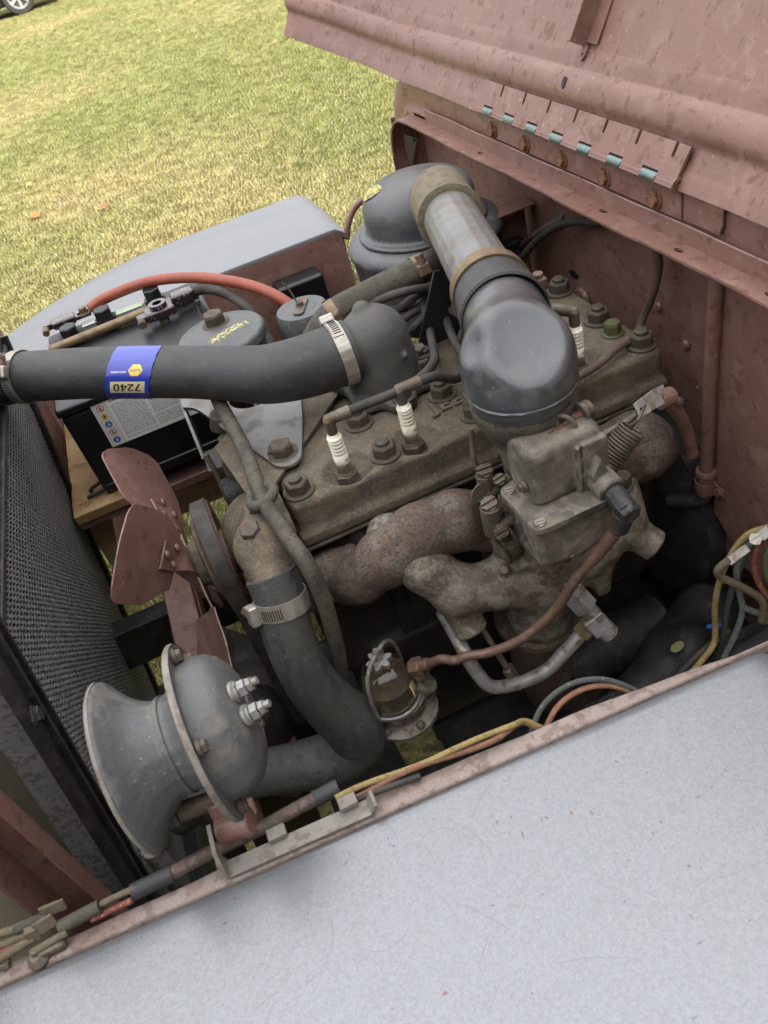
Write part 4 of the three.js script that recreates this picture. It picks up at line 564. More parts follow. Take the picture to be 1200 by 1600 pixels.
  obj('inlet_fitting', [cyl([0.309, 0.97, 0.2425], [0.308, 0.964, 0.268], 0.0105, 0.0105), orient(hexBody(0.0118, 0.016), [0.3085, 0.965, 0.258], [0.02, -0.2, 1]), cyl([0.307, 0.958, 0.264], [0.303, 0.936, 0.26], 0.0098, 0.0085)], M.blackMetal, c);
  // linkage side (towards the fan): slotted screws, pump link, plate
  obj('linkage_plate', orient(extr(smoothPts([[0, 0], [0.012, 0.004], [0.016, 0.03], [0.012, 0.056], [0.002, 0.05], [-0.004, 0.025]], 40), 0.0016, 0.0004), [0.197, 0.916, 0.155]), M.bolt, c);
  obj('linkage_body', [cyl([0.218, 0.93, 0.147], [0.218, 0.975, 0.147], 0.0095), cyl([0.21, 0.912, 0.168], [0.21, 0.95, 0.168], 0.0115), cyl([0.222, 0.87, 0.158], [0.222, 0.93, 0.158], 0.006), cyl([0.213, 0.925, 0.178], [0.233, 0.928, 0.176], 0.006), cyl([0.2, 0.95, 0.15], [0.245, 0.955, 0.15], 0.008), cyl([0.225, 0.868, 0.16], [0.225, 0.888, 0.16], 0.017)], M.bolt, c);
  for (const rod of [tube([[0.215, 0.975, 0.135], [0.216, 1.0, 0.133], [0.219, 1.024, 0.132]], 0.003, 10, 8), tube([[0.205, 0.905, 0.172], [0.212, 0.885, 0.18], [0.216, 0.87, 0.178]], 0.004, 8, 8)]) obj('linkage_rod', rod, M.dull, c);
  for (const [p, r, a] of [[[0.218, 0.975, 0.147], 0.0085, [0.1, 1, 0.3]], [[0.21, 0.95, 0.168], 0.0088, [-0.2, 1, 0.4]], [[0.212, 0.927, 0.184], 0.0078, [-0.5, 0.3, 1]], [[0.23, 0.965, 0.157], 0.0065, [-0.3, 1, 0.4]]]) place('adjusting_screw', slotScrew(r, 0.008), M.dull, c, p, a);
  obj('pump_spring', tube(helix([0.222, 0.889, 0.158], [0.222, 0.915, 0.158], 0.0075, 4, 10), 0.0013, 60, 6), M.dull, c);
}
{ // rubber sleeve under the elbow with its clamp screw
  const s = thing('elbow_sleeve', 'grey green rubber sleeve clamped under the black elbow', 'rubber sleeve', [0.276, 1.02, 0.14]);
  obj('sleeve', lathe([[0.036, -0.014], [0.041, -0.008], [0.042, 0.002], [0.048, 0.006], [0.0505, 0.016], [0.0535, 0.022], [0.0545, 0.034], [0.052, 0.042], [0.04, 0.042]], [0.277, 1.008, 0.138], null, 56, 1), M.oldRubber, s);
  obj('clamp_screw', [cyl([0.252, 1.026, 0.199], [0.318, 1.032, 0.188], 0.0034), tube(helix([0.256, 1.0265, 0.1985], [0.306, 1.0305, 0.19], 0.0036, 12, 8), 0.0009, 0, 5)], M.rustBolt, s);
  obj('clamp_loop', [tube([[0.285, 1.041, 0.19], [0.291, 1.042, 0.198], [0.296, 1.033, 0.203], [0.291, 1.023, 0.2], [0.286, 1.025, 0.193]], 0.0025, 30, 8, true)], M.dull, s);
  obj('clamp_nut', [lathe([[0, 0], [0.0095, 0], [0.0105, 0.002], [0.0095, 0.005], [0.007, 0.0055], [0.0085, 0.007], [0.0085, 0.011], [0, 0.012]], [0.311, 1.0325, 0.1885], [1, 0.1, -0.16], 20)], M.dull, s);
}
// ------------------------------------------------------------------ air intake
const PIPE0 = V(0.405, 1.07, -0.335), PIPE1 = V(0.318, 1.079, 0.015), PD = PIPE1.clone().sub(PIPE0).normalize();
{
  const a = thing('air_cleaner', 'dark grey round oil bath air cleaner with domed top', 'air cleaner', [0.4, 0.88, -0.43]);
  const C = [0.404, 0, -0.43];
  obj('lower_bowl', lathe([[0, 0.85], [0.09, 0.852], [0.112, 0.87], [0.117, 0.9], [0.122, 0.982], [0.1255, 0.986], [0.1255, 0.993], [0.12, 1.001], [0.105, 1.006], [0, 1.008]], [C[0], 0, C[2]], null, 64, 0.9), M.canPaint, a);
  obj('dome', sdf(p => { const r = Math.hypot(p[0] - C[0], p[2] - C[2]); let d = sBox([r, p[1], 0], [0, 1.018, 0], [0.089, 0.06, 1], 0.036); d = sU(d, sBox([r, p[1], 0], [0, 1.0095, 0], [0.104, 0.0035, 1], 0.003), 0.006); d = sU(d, sCap(p, [0.4, 1.05, -0.42], [0.402, 1.066, -0.335], 0.038, 0.037), 0.03); return d; }, [0.285, 0.995, -0.54], [0.515, 1.105, -0.28], 0.004), M.canPaint, a);
  const domeY = r => { const w = r - 0.053; return w <= 0 ? 1.078 : w < 0.036 ? 1.042 + Math.sqrt(0.036 * 0.036 - w * w) : 1.042; }; const dis = new THREE.RingGeometry(0.0002, 0.021, 30, 6); dis.rotateX(-Math.PI / 2); { const uv = dis.attributes.uv, pp = dis.attributes.position; for (let i = 0; i < uv.count; i++) { const a = pp.getX(i), b = pp.getZ(i), x = 0.341 + a * 0.75 - C[0], z = -0.448 + b - C[2], r = Math.hypot(x, z); uv.setXY(i, a, b); pp.setXYZ(i, C[0] + x * (1 + 0.0012 / r), domeY(r) + 0.0012, C[2] + z * (1 + 0.0012 / r)); } dis.computeVertexNormals(); dis.userData.uv = true; }
  obj('decal', dis, surf({ base: [190, 176, 92], size: 256, tile: 0.06, rough: 0.6, grain: 10, bump: 0, layers: [{ f: 12, t: 0.56, w: 0.04, c: [96, 94, 80], a: 0.8 }] }), a, 'round worn yellow decal on the dome');
  obj('side_clip', [bx(0.276, 0.284, 0.87, 0.93, -0.42, -0.4, 0.002), tube([[0.277, 0.93, -0.41], [0.262, 0.925, -0.41], [0.266, 0.9, -0.41], [0.25, 0.885, -0.41]], 0.004, 20, 8)], M.blackMetal, a);
  obj('mount_bracket', [bx(0.5, 0.545, 0.86, 0.94, -0.385, -0.381, 0.001), bx(0.49, 0.55, 0.94, 0.944, -0.40, -0.375, 0.001), tube([[0.515, 0.935, -0.378], [0.52, 0.92, -0.372], [0.526, 0.91, -0.374], [0.52, 0.893, -0.376]], 0.004, 16, 8)], M.blackMetal, a);
}
{
  const t = thing('intake_tube', 'pale grey steel intake tube between air cleaner and elbow', 'intake tube', [0.36, 1.07, -0.16]);
  const at = s => PIPE0.clone().addScaledVector(PD, s), L = PIPE0.distanceTo(PIPE1);
  obj('tube', lathe([[0.03, 0], [0.0375, 0], [0.0375, L - 0.01], [0.036, L]], at(0.0), PD, 56), M.greyPipe, t);
  const fl = [[0.036, -0.012]]; for (let k = 0; k < 9; k++) { fl.push([0.0445 - 0.0006 * (k % 2), -0.01 + k * 0.0095], [0.0455 - 0.0003 * k, -0.0052 + k * 0.0095]); } fl.push([0.0438, 0.076], [0.0462, 0.078], [0.0462, 0.083], [0.041, 0.085], [0.036, 0.085]);
  obj('flexible_sleeve', lathe(fl, at(0.0), PD, 56, 1), M.sleeveTan, t, 'tan ribbed flexible sleeve');
  const cl = [[0.037, L - 0.055], [0.0415, L - 0.053], [0.043, L - 0.045], [0.0435, L - 0.03], [0.045, L - 0.01], [0.0475, L + 0.02], [0.049, L + 0.034], [0.0465, L + 0.036], [0.04, L + 0.02]];
  obj('end_sleeve', lathe(cl, at(0), PD, 56, 1), M.rubber, t, 'black rubber sleeve at the elbow end');
  const band = thing('hose_clamp', 'copper coloured wide band clamp on the intake tube sleeve', 'hose clamp', at(L - 0.035).toArray(), 'hose clamps');
  obj('band', [lathe([[0.0436, -0.012], [0.0452, -0.012], [0.0456, -0.003], [0.0444, -0.001], [0.0444, 0.003], [0.0464, 0.005], [0.0468, 0.012], [0.0445, 0.012]], at(L - 0.032), PD, 56, 0.9)], M.brass, band);
  const sd = V(0.99, -0.1, 0.24).normalize(); const sp = at(L - 0.03).addScaledVector(sd, 0.054); obj('screw_lug', [cyl(sp.clone().add(V(0, -0.012, 0)), sp.clone().add(V(0, 0.012, 0)), 0.006), orient(rbox(0.016, 0.014, 0.016, 0.003), sp)], M.copper, band);
}
{
  const e = thing('intake_elbow', 'glossy black dented intake elbow above the carburettor', 'intake elbow', [0.276, 1.04, 0.14]);
  obj('elbow', sdf(p => {
    let d = sCap(p, [0.315, 1.08, 0.028], [0.282, 1.078, 0.125], 0.0415, 0.051);
    d = sU(d, sCap(p, [0.278, 1.078, 0.132], [0.276, 1.06, 0.14], 0.053, 0.0545), 0.02);
    d = Math.max(d, 1.057 - p[1] - Math.max(0, 0.07 - p[2]) * 1.0);
    d = sS(d, sSph(p, [0.286, 1.2585, 0.258], 0.188), 0.008); d = sS(d, sSph(p, [0.219, 1.085, 0.185], 0.018), 0.012); d = sS(d, sSph(p, [0.225, 1.12, 0.13], 0.02), 0.012);
    return d + 0.001 * mod3(p[0] * 0.5, p[1] * 0.5, p[2] * 0.55);
  }, [0.205, 1.02, -0.02], [0.37, 1.15, 0.215], 0.003), M.blackPaint, e);
  obj('rim', lathe([[0.05, -0.002], [0.0548, -0.0014], [0.0558, -0.0004], [0.0558, 0.0004], [0.055, 0.0014], [0.05, 0.002]], [0.276, 1.0585, 0.14], null, 64, 1), M.blackPaint, e);
  obj('skirt', lathe([[0.0545, 0], [0.0548, -0.003], [0.053, -0.012], [0.048, -0.02], [0.045, -0.021]], [0.276, 1.057, 0.14], null, 60, 1), M.blackPaint, e);
}
{
  const h = thing('breather_hose', 'brown grimy breather hose running up to the air cleaner', 'hose', [0.26, 1.0, -0.27]);
  obj('hose', tube([[0.155, 0.975, -0.262], [0.187, 1.0, -0.262], [0.25, 1.007, -0.268], [0.333, 1.013, -0.268], [0.36, 1.01, -0.28]], 0.0195, 40, 24), M.oldRubber, h);
}
// ------------------------------------------------------------------ hoses and clamps
function wormClamp(label, c, axis, r, screwDir, mat = M.steel, w = 0.013) {
  c = vv(c); axis = vv(axis).clone().normalize(); const s = vv(screwDir).clone().normalize(); s.addScaledVector(axis, -s.dot(axis)).normalize(); const tan = axis.clone().cross(s);
  const t = thing('hose_clamp', label, 'hose clamp', c.toArray(), 'hose clamps');
  obj('band', lathe([[r, -w / 2], [r + 0.0012, -w / 2], [r + 0.0014, 0], [r + 0.0012, w / 2], [r, w / 2]], c, axis, 64), mat, t);
  const p = c.clone().addScaledVector(s, r + 0.0062), m = new THREE.Matrix4().makeBasis(tan, s, axis.clone().negate());
  const hb = rbox(0.017, 0.0115, w + 0.003, 0.003); hb.applyMatrix4(m); hb.translate(p.x, p.y, p.z); obj('screw_housing', hb, mat, t);
  const a = p.clone().addScaledVector(tan, -0.0075), b = p.clone().addScaledVector(tan, -0.0165);
  obj('screw', [cyl(a, b, 0.0062, 0.0058, 16), orient(hexBody(0.0066, 0.005), b.clone(), tan.clone().negate())], M.copper, t);
  const tail = []; for (let k = 0; k <= 12; k++) { const an = 0.25 + k / 12 * 1.0, d = s.clone().multiplyScalar(Math.cos(an)).addScaledVector(tan, Math.sin(an)), q = c.clone().addScaledVector(d, r + 0.0026); tail.push([q.clone().addScaledVector(axis, -w * 0.42).toArray(), q.clone().addScaledVector(axis, w * 0.42).toArray()]); }
  obj('band_tail', strip(tail), mat, t);
  for (let k = 0; k < 9; k++) { const an = 0.42 + k * 0.09, d = s.clone().multiplyScalar(Math.cos(an)).addScaledVector(tan, Math.sin(an)), q = c.clone().addScaledVector(d, r + 0.0029), e = rbox(0.0012, 0.0007, w * 0.6, 0.0003); e.applyMatrix4(new THREE.Matrix4().makeBasis(d.clone().cross(axis), d, axis)); e.translate(q.x, q.y, q.z); obj('slot', e, M.blackMetal, t); }
  return t;
}
const UH = [[0.172, 1.0238, -0.109], [0.15, 1.024, -0.109], [0.11, 1.026, -0.11], [0.067, 1.03, -0.119], [0.025, 1.038, -0.142], [-0.018, 1.045, -0.17], [-0.07, 1.053, -0.201], [-0.129, 1.06, -0.237], [-0.18, 1.063, -0.27], [-0.227, 1.065, -0.3], [-0.262, 1.065, -0.323]];
{
  const h = thing('radiator_hose', 'thick black rubber upper radiator hose with blue sticker', 'radiator hose', [-0.03, 1.045, -0.17]);
  obj('hose', tube(UH, t => 0.0325 + 0.006 * (1 - sstep(0.05, 0.42, t)) + 0.0008 * sstep(0.85, 0.95, t), 90, 40), M.rubber, h);
  // blue sticker wrapped round the hose, print upside down as seen from the fender
  const cv = document.createElement('canvas'); cv.width = 512; cv.height = 1024; const c = cv.getContext('2d');
  c.fillStyle = '#2b3aa0'; c.fillRect(0, 0, 512, 1024);
  for (let k = 0; k < 70; k++) { c.strokeStyle = k % 2 ? 'rgba(70,92,190,0.5)' : 'rgba(24,34,110,0.5)'; c.lineWidth = 2 + rnd() * 5; c.beginPath(); const x = rnd() * 512, y = rnd() * 1024; c.moveTo(x, y); c.lineTo(x + rr(-120, 120), y + rr(-60, 60)); c.stroke(); }
  c.fillStyle = '#d9cf9f'; c.fillRect(60, 560, 400, 170); c.save(); c.translate(260, 645); c.rotate(Math.PI); c.fillStyle = '#2a281f'; c.font = 'bold 150px sans-serif'; c.textAlign = 'center'; c.fillText('7240', 0, 52); c.restore();
  c.save(); c.translate(330, 420); c.rotate(Math.PI); c.fillStyle = '#e2c33c'; c.beginPath(); for (let k = 0; k < 6; k++) c.lineTo(Math.cos(k * 1.047) * 82, Math.sin(k * 1.047) * 82); c.fill(); c.fillStyle = '#2b3aa0'; c.font = 'bold 46px sans-serif'; c.textAlign = 'center'; c.fillText('NAPA', 0, 16); c.fillStyle = '#e8e8ee'; c.font = 'bold 30px sans-serif'; c.fillText('AUTO PARTS', 190, -10); c.restore();
  const t = new THREE.CanvasTexture(cv); t.colorSpace = THREE.SRGBColorSpace;
  const curve = new THREE.CatmullRomCurve3(UH.map(vv), false, 'centripetal'), rows = [], uvs = [];
  const sA = curve.getPointAt(0.5), sB = curve.getPointAt(0.63), ax = sB.clone().sub(sA).normalize(), side = ax.clone().cross(UP).normalize(), up = side.clone().cross(ax).normalize(), toCam = side.z > 0 ? side : side.clone().negate();
  for (let i = 0; i <= 8; i++) { const q = curve.getPointAt(mix(0.505, 0.625, i / 8)), r = []; for (let k = 0; k <= 24; k++) { const a = mix(1.9, -1.15, k / 24), sk = i === 0 || i === 8 ? 0.0004 * Math.sin(k * 1.7) : 0; r.push(q.clone().addScaledVector(toCam, Math.cos(a) * (0.0333 + sk)).addScaledVector(up, Math.sin(a) * (0.0333 + sk)).addScaledVector(ax, -0.012 * Math.sin(a)).toArray()); uvs.push(1 - i / 8, 1 - k / 24); } rows.push(r); }
  const g = strip(rows); g.setAttribute('uv', new THREE.Float32BufferAttribute(uvs, 2)); g.userData.uv = true;
  obj('sticker', g, new THREE.MeshPhysicalMaterial({ map: t, roughness: 0.3, clearcoat: 0.6, clearcoatRoughness: 0.2, side: THREE.DoubleSide }), h, 'blue parts sticker with yellow emblem and number 7240');
}
wormClamp('bright steel worm clamp where upper radiator hose meets water outlet', [0.158, 1.0239, -0.109], [1, 0, 0.0], 0.0391, [0.0, 0.75, -0.65], M.steel, 0.016);
wormClamp('steel worm clamp with housing on top, at radiator end of the upper hose', [-0.222, 1.0648, -0.297], [0.85, -0.03, 0.52], 0.0338, [0.1, 0.55, 0.8]);
wormClamp('second steel worm clamp at the radiator neck, beside the hose end', [-0.252, 1.065, -0.316], [0.85, -0.03, 0.55], 0.0338, [0.1, 0.75, 0.6]);
wormClamp('small brown clamp at the air cleaner end of the breather hose', [0.33, 1.0128, -0.268], [1, 0.07, 0], 0.02, [0, 0.35, 0.9], M.brass, 0.016);
wormClamp('small brown clamp at the filler end of the breather hose', [0.193, 1.0008, -0.2625], [0.95, 0.25, 0], 0.02, [0, -0.2, -1], M.brass, 0.014);
const LH = [[-0.026, 0.915, 0.088], [-0.027, 0.893, 0.101], [-0.036, 0.842, 0.122], [-0.035, 0.79, 0.138], [-0.024, 0.735, 0.147], [-0.012, 0.695, 0.152], [-0.013, 0.662, 0.153], [-0.04, 0.645, 0.15], [-0.09, 0.645, 0.14], [-0.15, 0.643, 0.12], [-0.22, 0.62, 0.1], [-0.27, 0.6, 0.09]];
single('radiator_hose', tube(LH, t => 0.0288 + 0.0075 * Math.exp(-Math.pow((t - 0.47) * 6, 2)), 110, 36), M.lowerHose, 'grey black lower radiator hose bending from the water pump', 'radiator hose');
wormClamp('wide bright band clamp on the lower radiator hose below the water pump', [-0.0272, 0.885, 0.105], [0.1, 0.92, -0.35], 0.0292, [-1, -0.1, 0.35], M.steel, 0.021);
// ------------------------------------------------------------------ water pump, belt, fan
const AX = { y: 0.85, z: -0.06 };
{
  const w = thing('water_pump', 'rusty tan cast water pump bolted to the front of the engine', 'water pump', [-0.02, 0.8, 0]);
  obj('casting', sdf(p => {
    let d = sCap(p, [-0.01, 0.85, -0.06], [0.02, 0.85, -0.06], 0.062, 0.066);
    d = sU(d, sCyl(p, [-0.06, 0.85, -0.06], [0, 0.85, -0.06], 0.03, 0.004), 0.012);
    d = sU(d, sCap(p, [-0.005, 0.9, -0.03], [-0.02, 0.92, 0.045], 0.03, 0.03), 0.025);
    d = sU(d, sCap(p, [-0.02, 0.925, 0.05], [-0.027, 0.9, 0.096], 0.03, 0.025), 0.02);
    d = sU(d, sBox(p, [-0.0, 0.93, 0.012], [0.026, 0.012, 0.035], 0.007), 0.012);
    d = sU(d, sCap(p, [0.01, 0.87, 0.02], [0.012, 0.8, 0.02], 0.028), 0.02);
    d = Math.max(d, p[0] - 0.02);
    return d + 0.0008 * mod3(p[0] * 2.2, p[1] * 2, p[2] * 2.1);
  }, [-0.075, 0.76, -0.14], [0.03, 0.965, 0.13], 0.003), M.cast, w);
  place('bolt', hexBolt(0.0125, 0.013), M.bolt, w, [-0.026, 0.948, 0.052], [-0.1, 1, 0.25]); place('bolt', hexBolt(0.012, 0.014), M.bolt, w, [-0.008, 0.943, 0.012], [-0.2, 1, 0.1]);
  place('bolt', hexBolt(0.01, 0.01), M.bolt, w, [-0.045, 0.885, 0.045], [-1, 0.1, 0.3]);
}
{
  const f = thing('cooling_fan', 'brown four bladed steel cooling fan in front of the engine', 'fan', [-0.115, AX.y, AX.z]);
  obj('pulley', lathe([[0, -0.012], [0.07, -0.012], [0.073, -0.01], [0.073, -0.008], [0.064, 0], [0.073, 0.008], [0.073, 0.01], [0.07, 0.012], [0.055, 0.012], [0.05, 0.006], [0.03, 0.006], [0.03, 0.02], [0, 0.02]], [-0.078, AX.y, AX.z], [1, 0, 0], 64), M.primer, f);
  obj('hub', lathe([[0, 0], [0.024, 0], [0.03, 0.006], [0.032, 0.016], [0.055, 0.02], [0.056, 0.024], [0, 0.024]], [-0.116, AX.y, AX.z], [1, 0, 0], 48), M.cast, f);
  for (let k = 0; k < 4; k++) {
    const ang = THREE.MathUtils.degToRad([308, 36, 132, 222][k]);
    const place3 = (r, s, n) => { const ry = Math.cos(ang), rz = Math.sin(ang), ty = -Math.sin(ang), tz = Math.cos(ang); return [-0.118 + n, AX.y + ry * r + ty * s, AX.z + rz * r + tz * s]; };
    const tw = [-0.46, -0.55, -0.5, -0.5][k], warp = (r, s) => { const c = Math.cos(tw), q = Math.sin(tw); return place3(r, s * c, s * q - 0.006 - [0.1, 0.3, 0.18, 0.18][k] * (r - 0.06) - 1.2 * s * s); };
    const outline = r => { const u = clamp((r - 0.062) / 0.12, 0, 1); const w0 = mix(0.032, 0.05, sstep(0, 0.45, u)); const end = u > 0.8 ? Math.sqrt(Math.max(0, 1 - Math.pow((u - 0.8) / 0.2, 2.6))) : 1; return [-w0 * end - 0.004, (w0 + 0.006) * end]; };
    const rows = []; for (let i = 0; i <= 22; i++) { const r = 0.062 + 0.1199 * i / 22, [a, b] = outline(r), row = []; for (let j = 0; j <= 12; j++) row.push(warp(r, mix(a, b, j / 12))); rows.push(row); }
    obj('blade', solid(rows, [0.0018, 0, 0]), M.primer, f);
    const arm = []; for (let i = 0; i <= 10; i++) { const r = 0.012 + 0.088 * i / 10, hw = mix(0.02, 0.017, i / 10), t = sstep(0.045, 0.075, r), row = []; for (let j = 0; j <= 6; j++) { const s = mix(-hw, hw, j / 6), A = place3(r, s, 0), B = warp(r, s); row.push([mix(A[0], B[0], t) + 0.004, mix(A[1], B[1], t), mix(A[2], B[2], t)]); } arm.push(row); }
    obj('arm', solid(arm, [0.0022, 0, 0]), M.primer, f);
    for (const [r, s] of [[0.075, -0.01], [0.075, 0.011], [0.094, 0]]) { const q = warp(r, s); place('rivet', rivet(0.0055), M.primer, f, [q[0] + 0.0062, q[1], q[2]], [1, 0, 0]); const q2 = warp(r, s); void q2; }
  }
}
{
  const pts = [], C1 = [AX.y, AX.z], C2 = [0.58, -0.06], R = 0.0735; for (let k = 0; k <= 24; k++) { const a = -Math.PI / 2 + Math.PI * k / 24; pts.push([C1[0] + R * Math.cos(a), C1[1] + R * Math.sin(a)]); } for (let k = 1; k < 10; k++) pts.push([mix(C1[0], C2[0], k / 10), C1[1] + R]); for (let k = 0; k <= 24; k++) { const a = Math.PI / 2 + Math.PI * k / 24; pts.push([C2[0] + R * Math.cos(a), C2[1] + R * Math.sin(a)]); } for (let k = 1; k < 10; k++) pts.push([mix(C2[0], C1[0], k / 10), C1[1] - R]);
  const n = pts.length, rows = []; for (let i = 0; i <= n; i++) { const p = pts[i % n], a = pts[(i + n - 1) % n], b = pts[(i + 1) % n], ty = b[0] - a[0], tz = b[1] - a[1], l = Math.hypot(ty, tz), ny = tz / l, nz = -ty / l; const P = (x, o) => [-0.078 + x, p[0] - ny * o * -1, p[1] - nz * o * -1]; rows.push([P(-0.0105, 0), P(-0.0095, 0.0015), P(0.0095, 0.0015), P(0.0105, 0), P(0.007, -0.01), P(-0.007, -0.01), P(-0.0105, 0)]); }
  single('fan_belt', crease(strip(rows), 0.5), M.wireBlack, 'black fan belt looping down from the fan pulley', 'belt');
  const c = thing('crank_pulley', 'dark crankshaft pulley low in front of the engine', 'pulley', [-0.078, 0.58, -0.06]); obj('pulley', lathe([[0, -0.014], [0.074, -0.014], [0.074, -0.0112], [0.062, 0], [0.074, 0.0112], [0.074, 0.014], [0.03, 0.014], [0.03, 0.09], [0, 0.09]], [-0.078, 0.58, -0.06], [1, 0, 0], 48), M.blackMetal, c);
}
{ // small generator hidden behind the pump and its terminals
  const g = thing('generator', 'dark grimy generator with terminal studs behind the water pump', 'generator', [0.03, 0.78, -0.27]);
  obj('body', [lathe([[0, -0.02], [0.045, -0.02], [0.055, -0.01], [0.055, 0.19], [0.045, 0.2], [0, 0.2]], [-0.01, 0.8, -0.28], [1, 0, 0], 40), cyl([-0.045, 0.88, -0.13], [0.0, 0.88, -0.13], 0.024)], M.blackMetal, g);
  obj('terminals', [cyl([-0.02, 0.9, -0.17], [-0.015, 0.945, -0.165], 0.008), cyl([-0.022, 0.9, -0.145], [-0.02, 0.93, -0.142], 0.011), tube([[-0.045, 0.86, -0.15], [-0.043, 0.9, -0.152], [-0.046, 0.935, -0.158]], 0.004, 10, 8), cyl([-0.015, 0.945, -0.19], [-0.008, 0.968, -0.185], 0.013)], M.dull, g);
}
// vacuum / dipstick cable through a rubber ring
{
  const c = thing('loom_cable', 'thick grey black cable passing through a rubber ring in front of the head', 'cable', [0, 0.97, 0.02]);
  obj('cable', tube([[0.0, 0.99, -0.22], [-0.002, 1.003, -0.165], [0.0, 0.998, -0.11], [0.003, 0.986, -0.055], [0.0, 0.977, 0.01], [0.0, 0.97, 0.035], [0.006, 0.956, 0.08], [0.014, 0.938, 0.118], [0.016, 0.895, 0.13], [0.013, 0.853, 0.132], [0.006, 0.79, 0.13], [-0.002, 0.74, 0.12]], 0.0092, 110, 14), M.oldRubber, c);
  const q = []; for (let k = 0; k < 20; k++) { const a = k / 20 * 6.283; q.push([0.0 + 0.0145 * Math.cos(a), 0.972 + 0.0035 * Math.cos(a), 0.026 + 0.0145 * Math.sin(a)]); } obj('ring', tube(q, 0.0062, 60, 14, true), M.oldRubber, c);
}
// ------------------------------------------------------------------ radiator
const RX = y => -0.275 + 0.14 * (y - 0.97);
{
  const r = thing('radiator', 'black radiator with dusty zigzag finned core and steel side channels', 'radiator', [-0.28, 0.45, -0.1]);
  const fin = [], NT = 72, y0 = 0.22, y1 = 1.027; // folded fins between upright tubes
  const pos = [], idx = []; const quad = (a, b, c, d) => { const k = pos.length / 3; pos.push(...a, ...b, ...c, ...d); idx.push(k, k + 1, k + 2, k, k + 2, k + 3); };
  const dz = 0.66 / NT;
  for (let i = 0; i < NT; i++) { const za = -0.51 + i * dz; const n = 180;
    for (let k = 0; k < n; k++) { const j = 0.0003 * (rnd() - 0.5) * 2, ya = mix(y0, y1, k / n), yb = mix(y0, y1, (k + 1) / n), x0 = RX(ya) + 0.001 * (rnd() - 0.5), f = k % 2, z1 = za + 0.0014, z2 = za + dz - 0.0002; { const e = x0 + 0.0006, w = 0.0011, A = [e, ya + (f ? 0 : 0.0019) + j, z1], B = [e, yb - (f ? 0.0019 : 0) + j, z2]; quad([A[0], A[1] - w, A[2]], [B[0], B[1] - w, B[2]], [B[0], B[1] + w, B[2]], [A[0], A[1] + w, A[2]]); }
      quad([x0, ya + (f ? 0 : 0.0019) + j, z1], [x0 + 0.001 * (rnd() - 0.5), yb - (f ? 0.0022 : 0) + j, z2], [x0 - 0.007, yb - (f ? 0.0022 : 0), z2], [x0 - 0.007, ya + (f ? 0 : 0.0022), z1]); }
  }
  const fg = new THREE.BufferGeometry(); fg.setAttribute('position', new THREE.Float32BufferAttribute(pos, 3)); fg.setIndex(idx); fg.computeVertexNormals(); void fin;
  const fins = obj('fins', fg, M.radiator, r); fins.userData.kind = 'stuff';
  const tg = []; for (let i = 0; i <= NT; i++) { const z = -0.51 + i * dz + 0.0005, g = rbox(0.05, 0.81, 0.0014, 0.0005, 1); g.applyMatrix4(new THREE.Matrix4().makeShear(0, 0, 0.14, 0, 0, 0)); g.translate(RX(0.622) - 0.028, 0.622, z); tg.push(g); }
  const tb = obj('tubes', tg, M.radiator, r); tb.userData.kind = 'stuff';
  const slab = (yA, yB, za, zb, xa, xb) => { const q = []; for (const y of [yA, yB]) q.push([[RX(y) + xa, y, za], [RX(y) + xb, y, za], [RX(y) + xb, y, zb], [RX(y) + xa, y, zb], [RX(y) + xa, y, za]]); return flat(strip(q)); };
  obj('far_side_channel', [slab(0.2, 1.04, -0.527, -0.513, -0.055, 0.008), slab(0.2, 1.04, -0.5129, -0.508, 0.003, 0.008)], M.blackMetal, r);
  const cap = (y, za, zb, xa, xb) => bx(RX(y) + xa, RX(y) + xb, y - 0.004, y, za, zb, 0.001);
  obj('near_side_channel', [slab(0.56, 1.12, 0.151, 0.157, -0.012, 0.01), slab(0.56, 1.12, 0.1572, 0.178, -0.012, 0.002), slab(0.56, 1.12, 0.1782, 0.186, -0.01, 0.012), slab(0.56, 1.12, 0.1862, 0.206, -0.004, 0.006), cap(0.56, 0.151, 0.206, -0.012, 0.006)], M.blackMetal, r);
  place('bolt', hexBolt(0.008, 0.006), M.blackMetal, r, [RX(0.97) + 0.007, 0.97, 0.197], [1, 0, 0]);
  obj('top_tank', [bx(RX(1.09) - 0.07, RX(1.09) - 0.006, 1.036, 1.14, -0.52, 0.2, 0.012), bx(RX(1.03) - 0.06, RX(1.03) + 0.004, 1.0275, 1.0355, -0.52, 0.15, 0.002)], M.blackMetal, r);
  obj('inlet_neck', cyl([-0.33, 1.065, -0.365], [-0.245, 1.065, -0.312], 0.0305), M.blackMetal, r);
  obj('bottom_tank', bx(RX(0.4) - 0.06, RX(0.4) + 0.008, 0.15, 0.218, -0.52, 0.2, 0.01), M.blackMetal, r);
  obj('fan_guard_edge', [bx(-0.4, -0.345, 0.3, 0.98, -0.535, -0.5305, 0.001)], M.blackMetal, r);
}
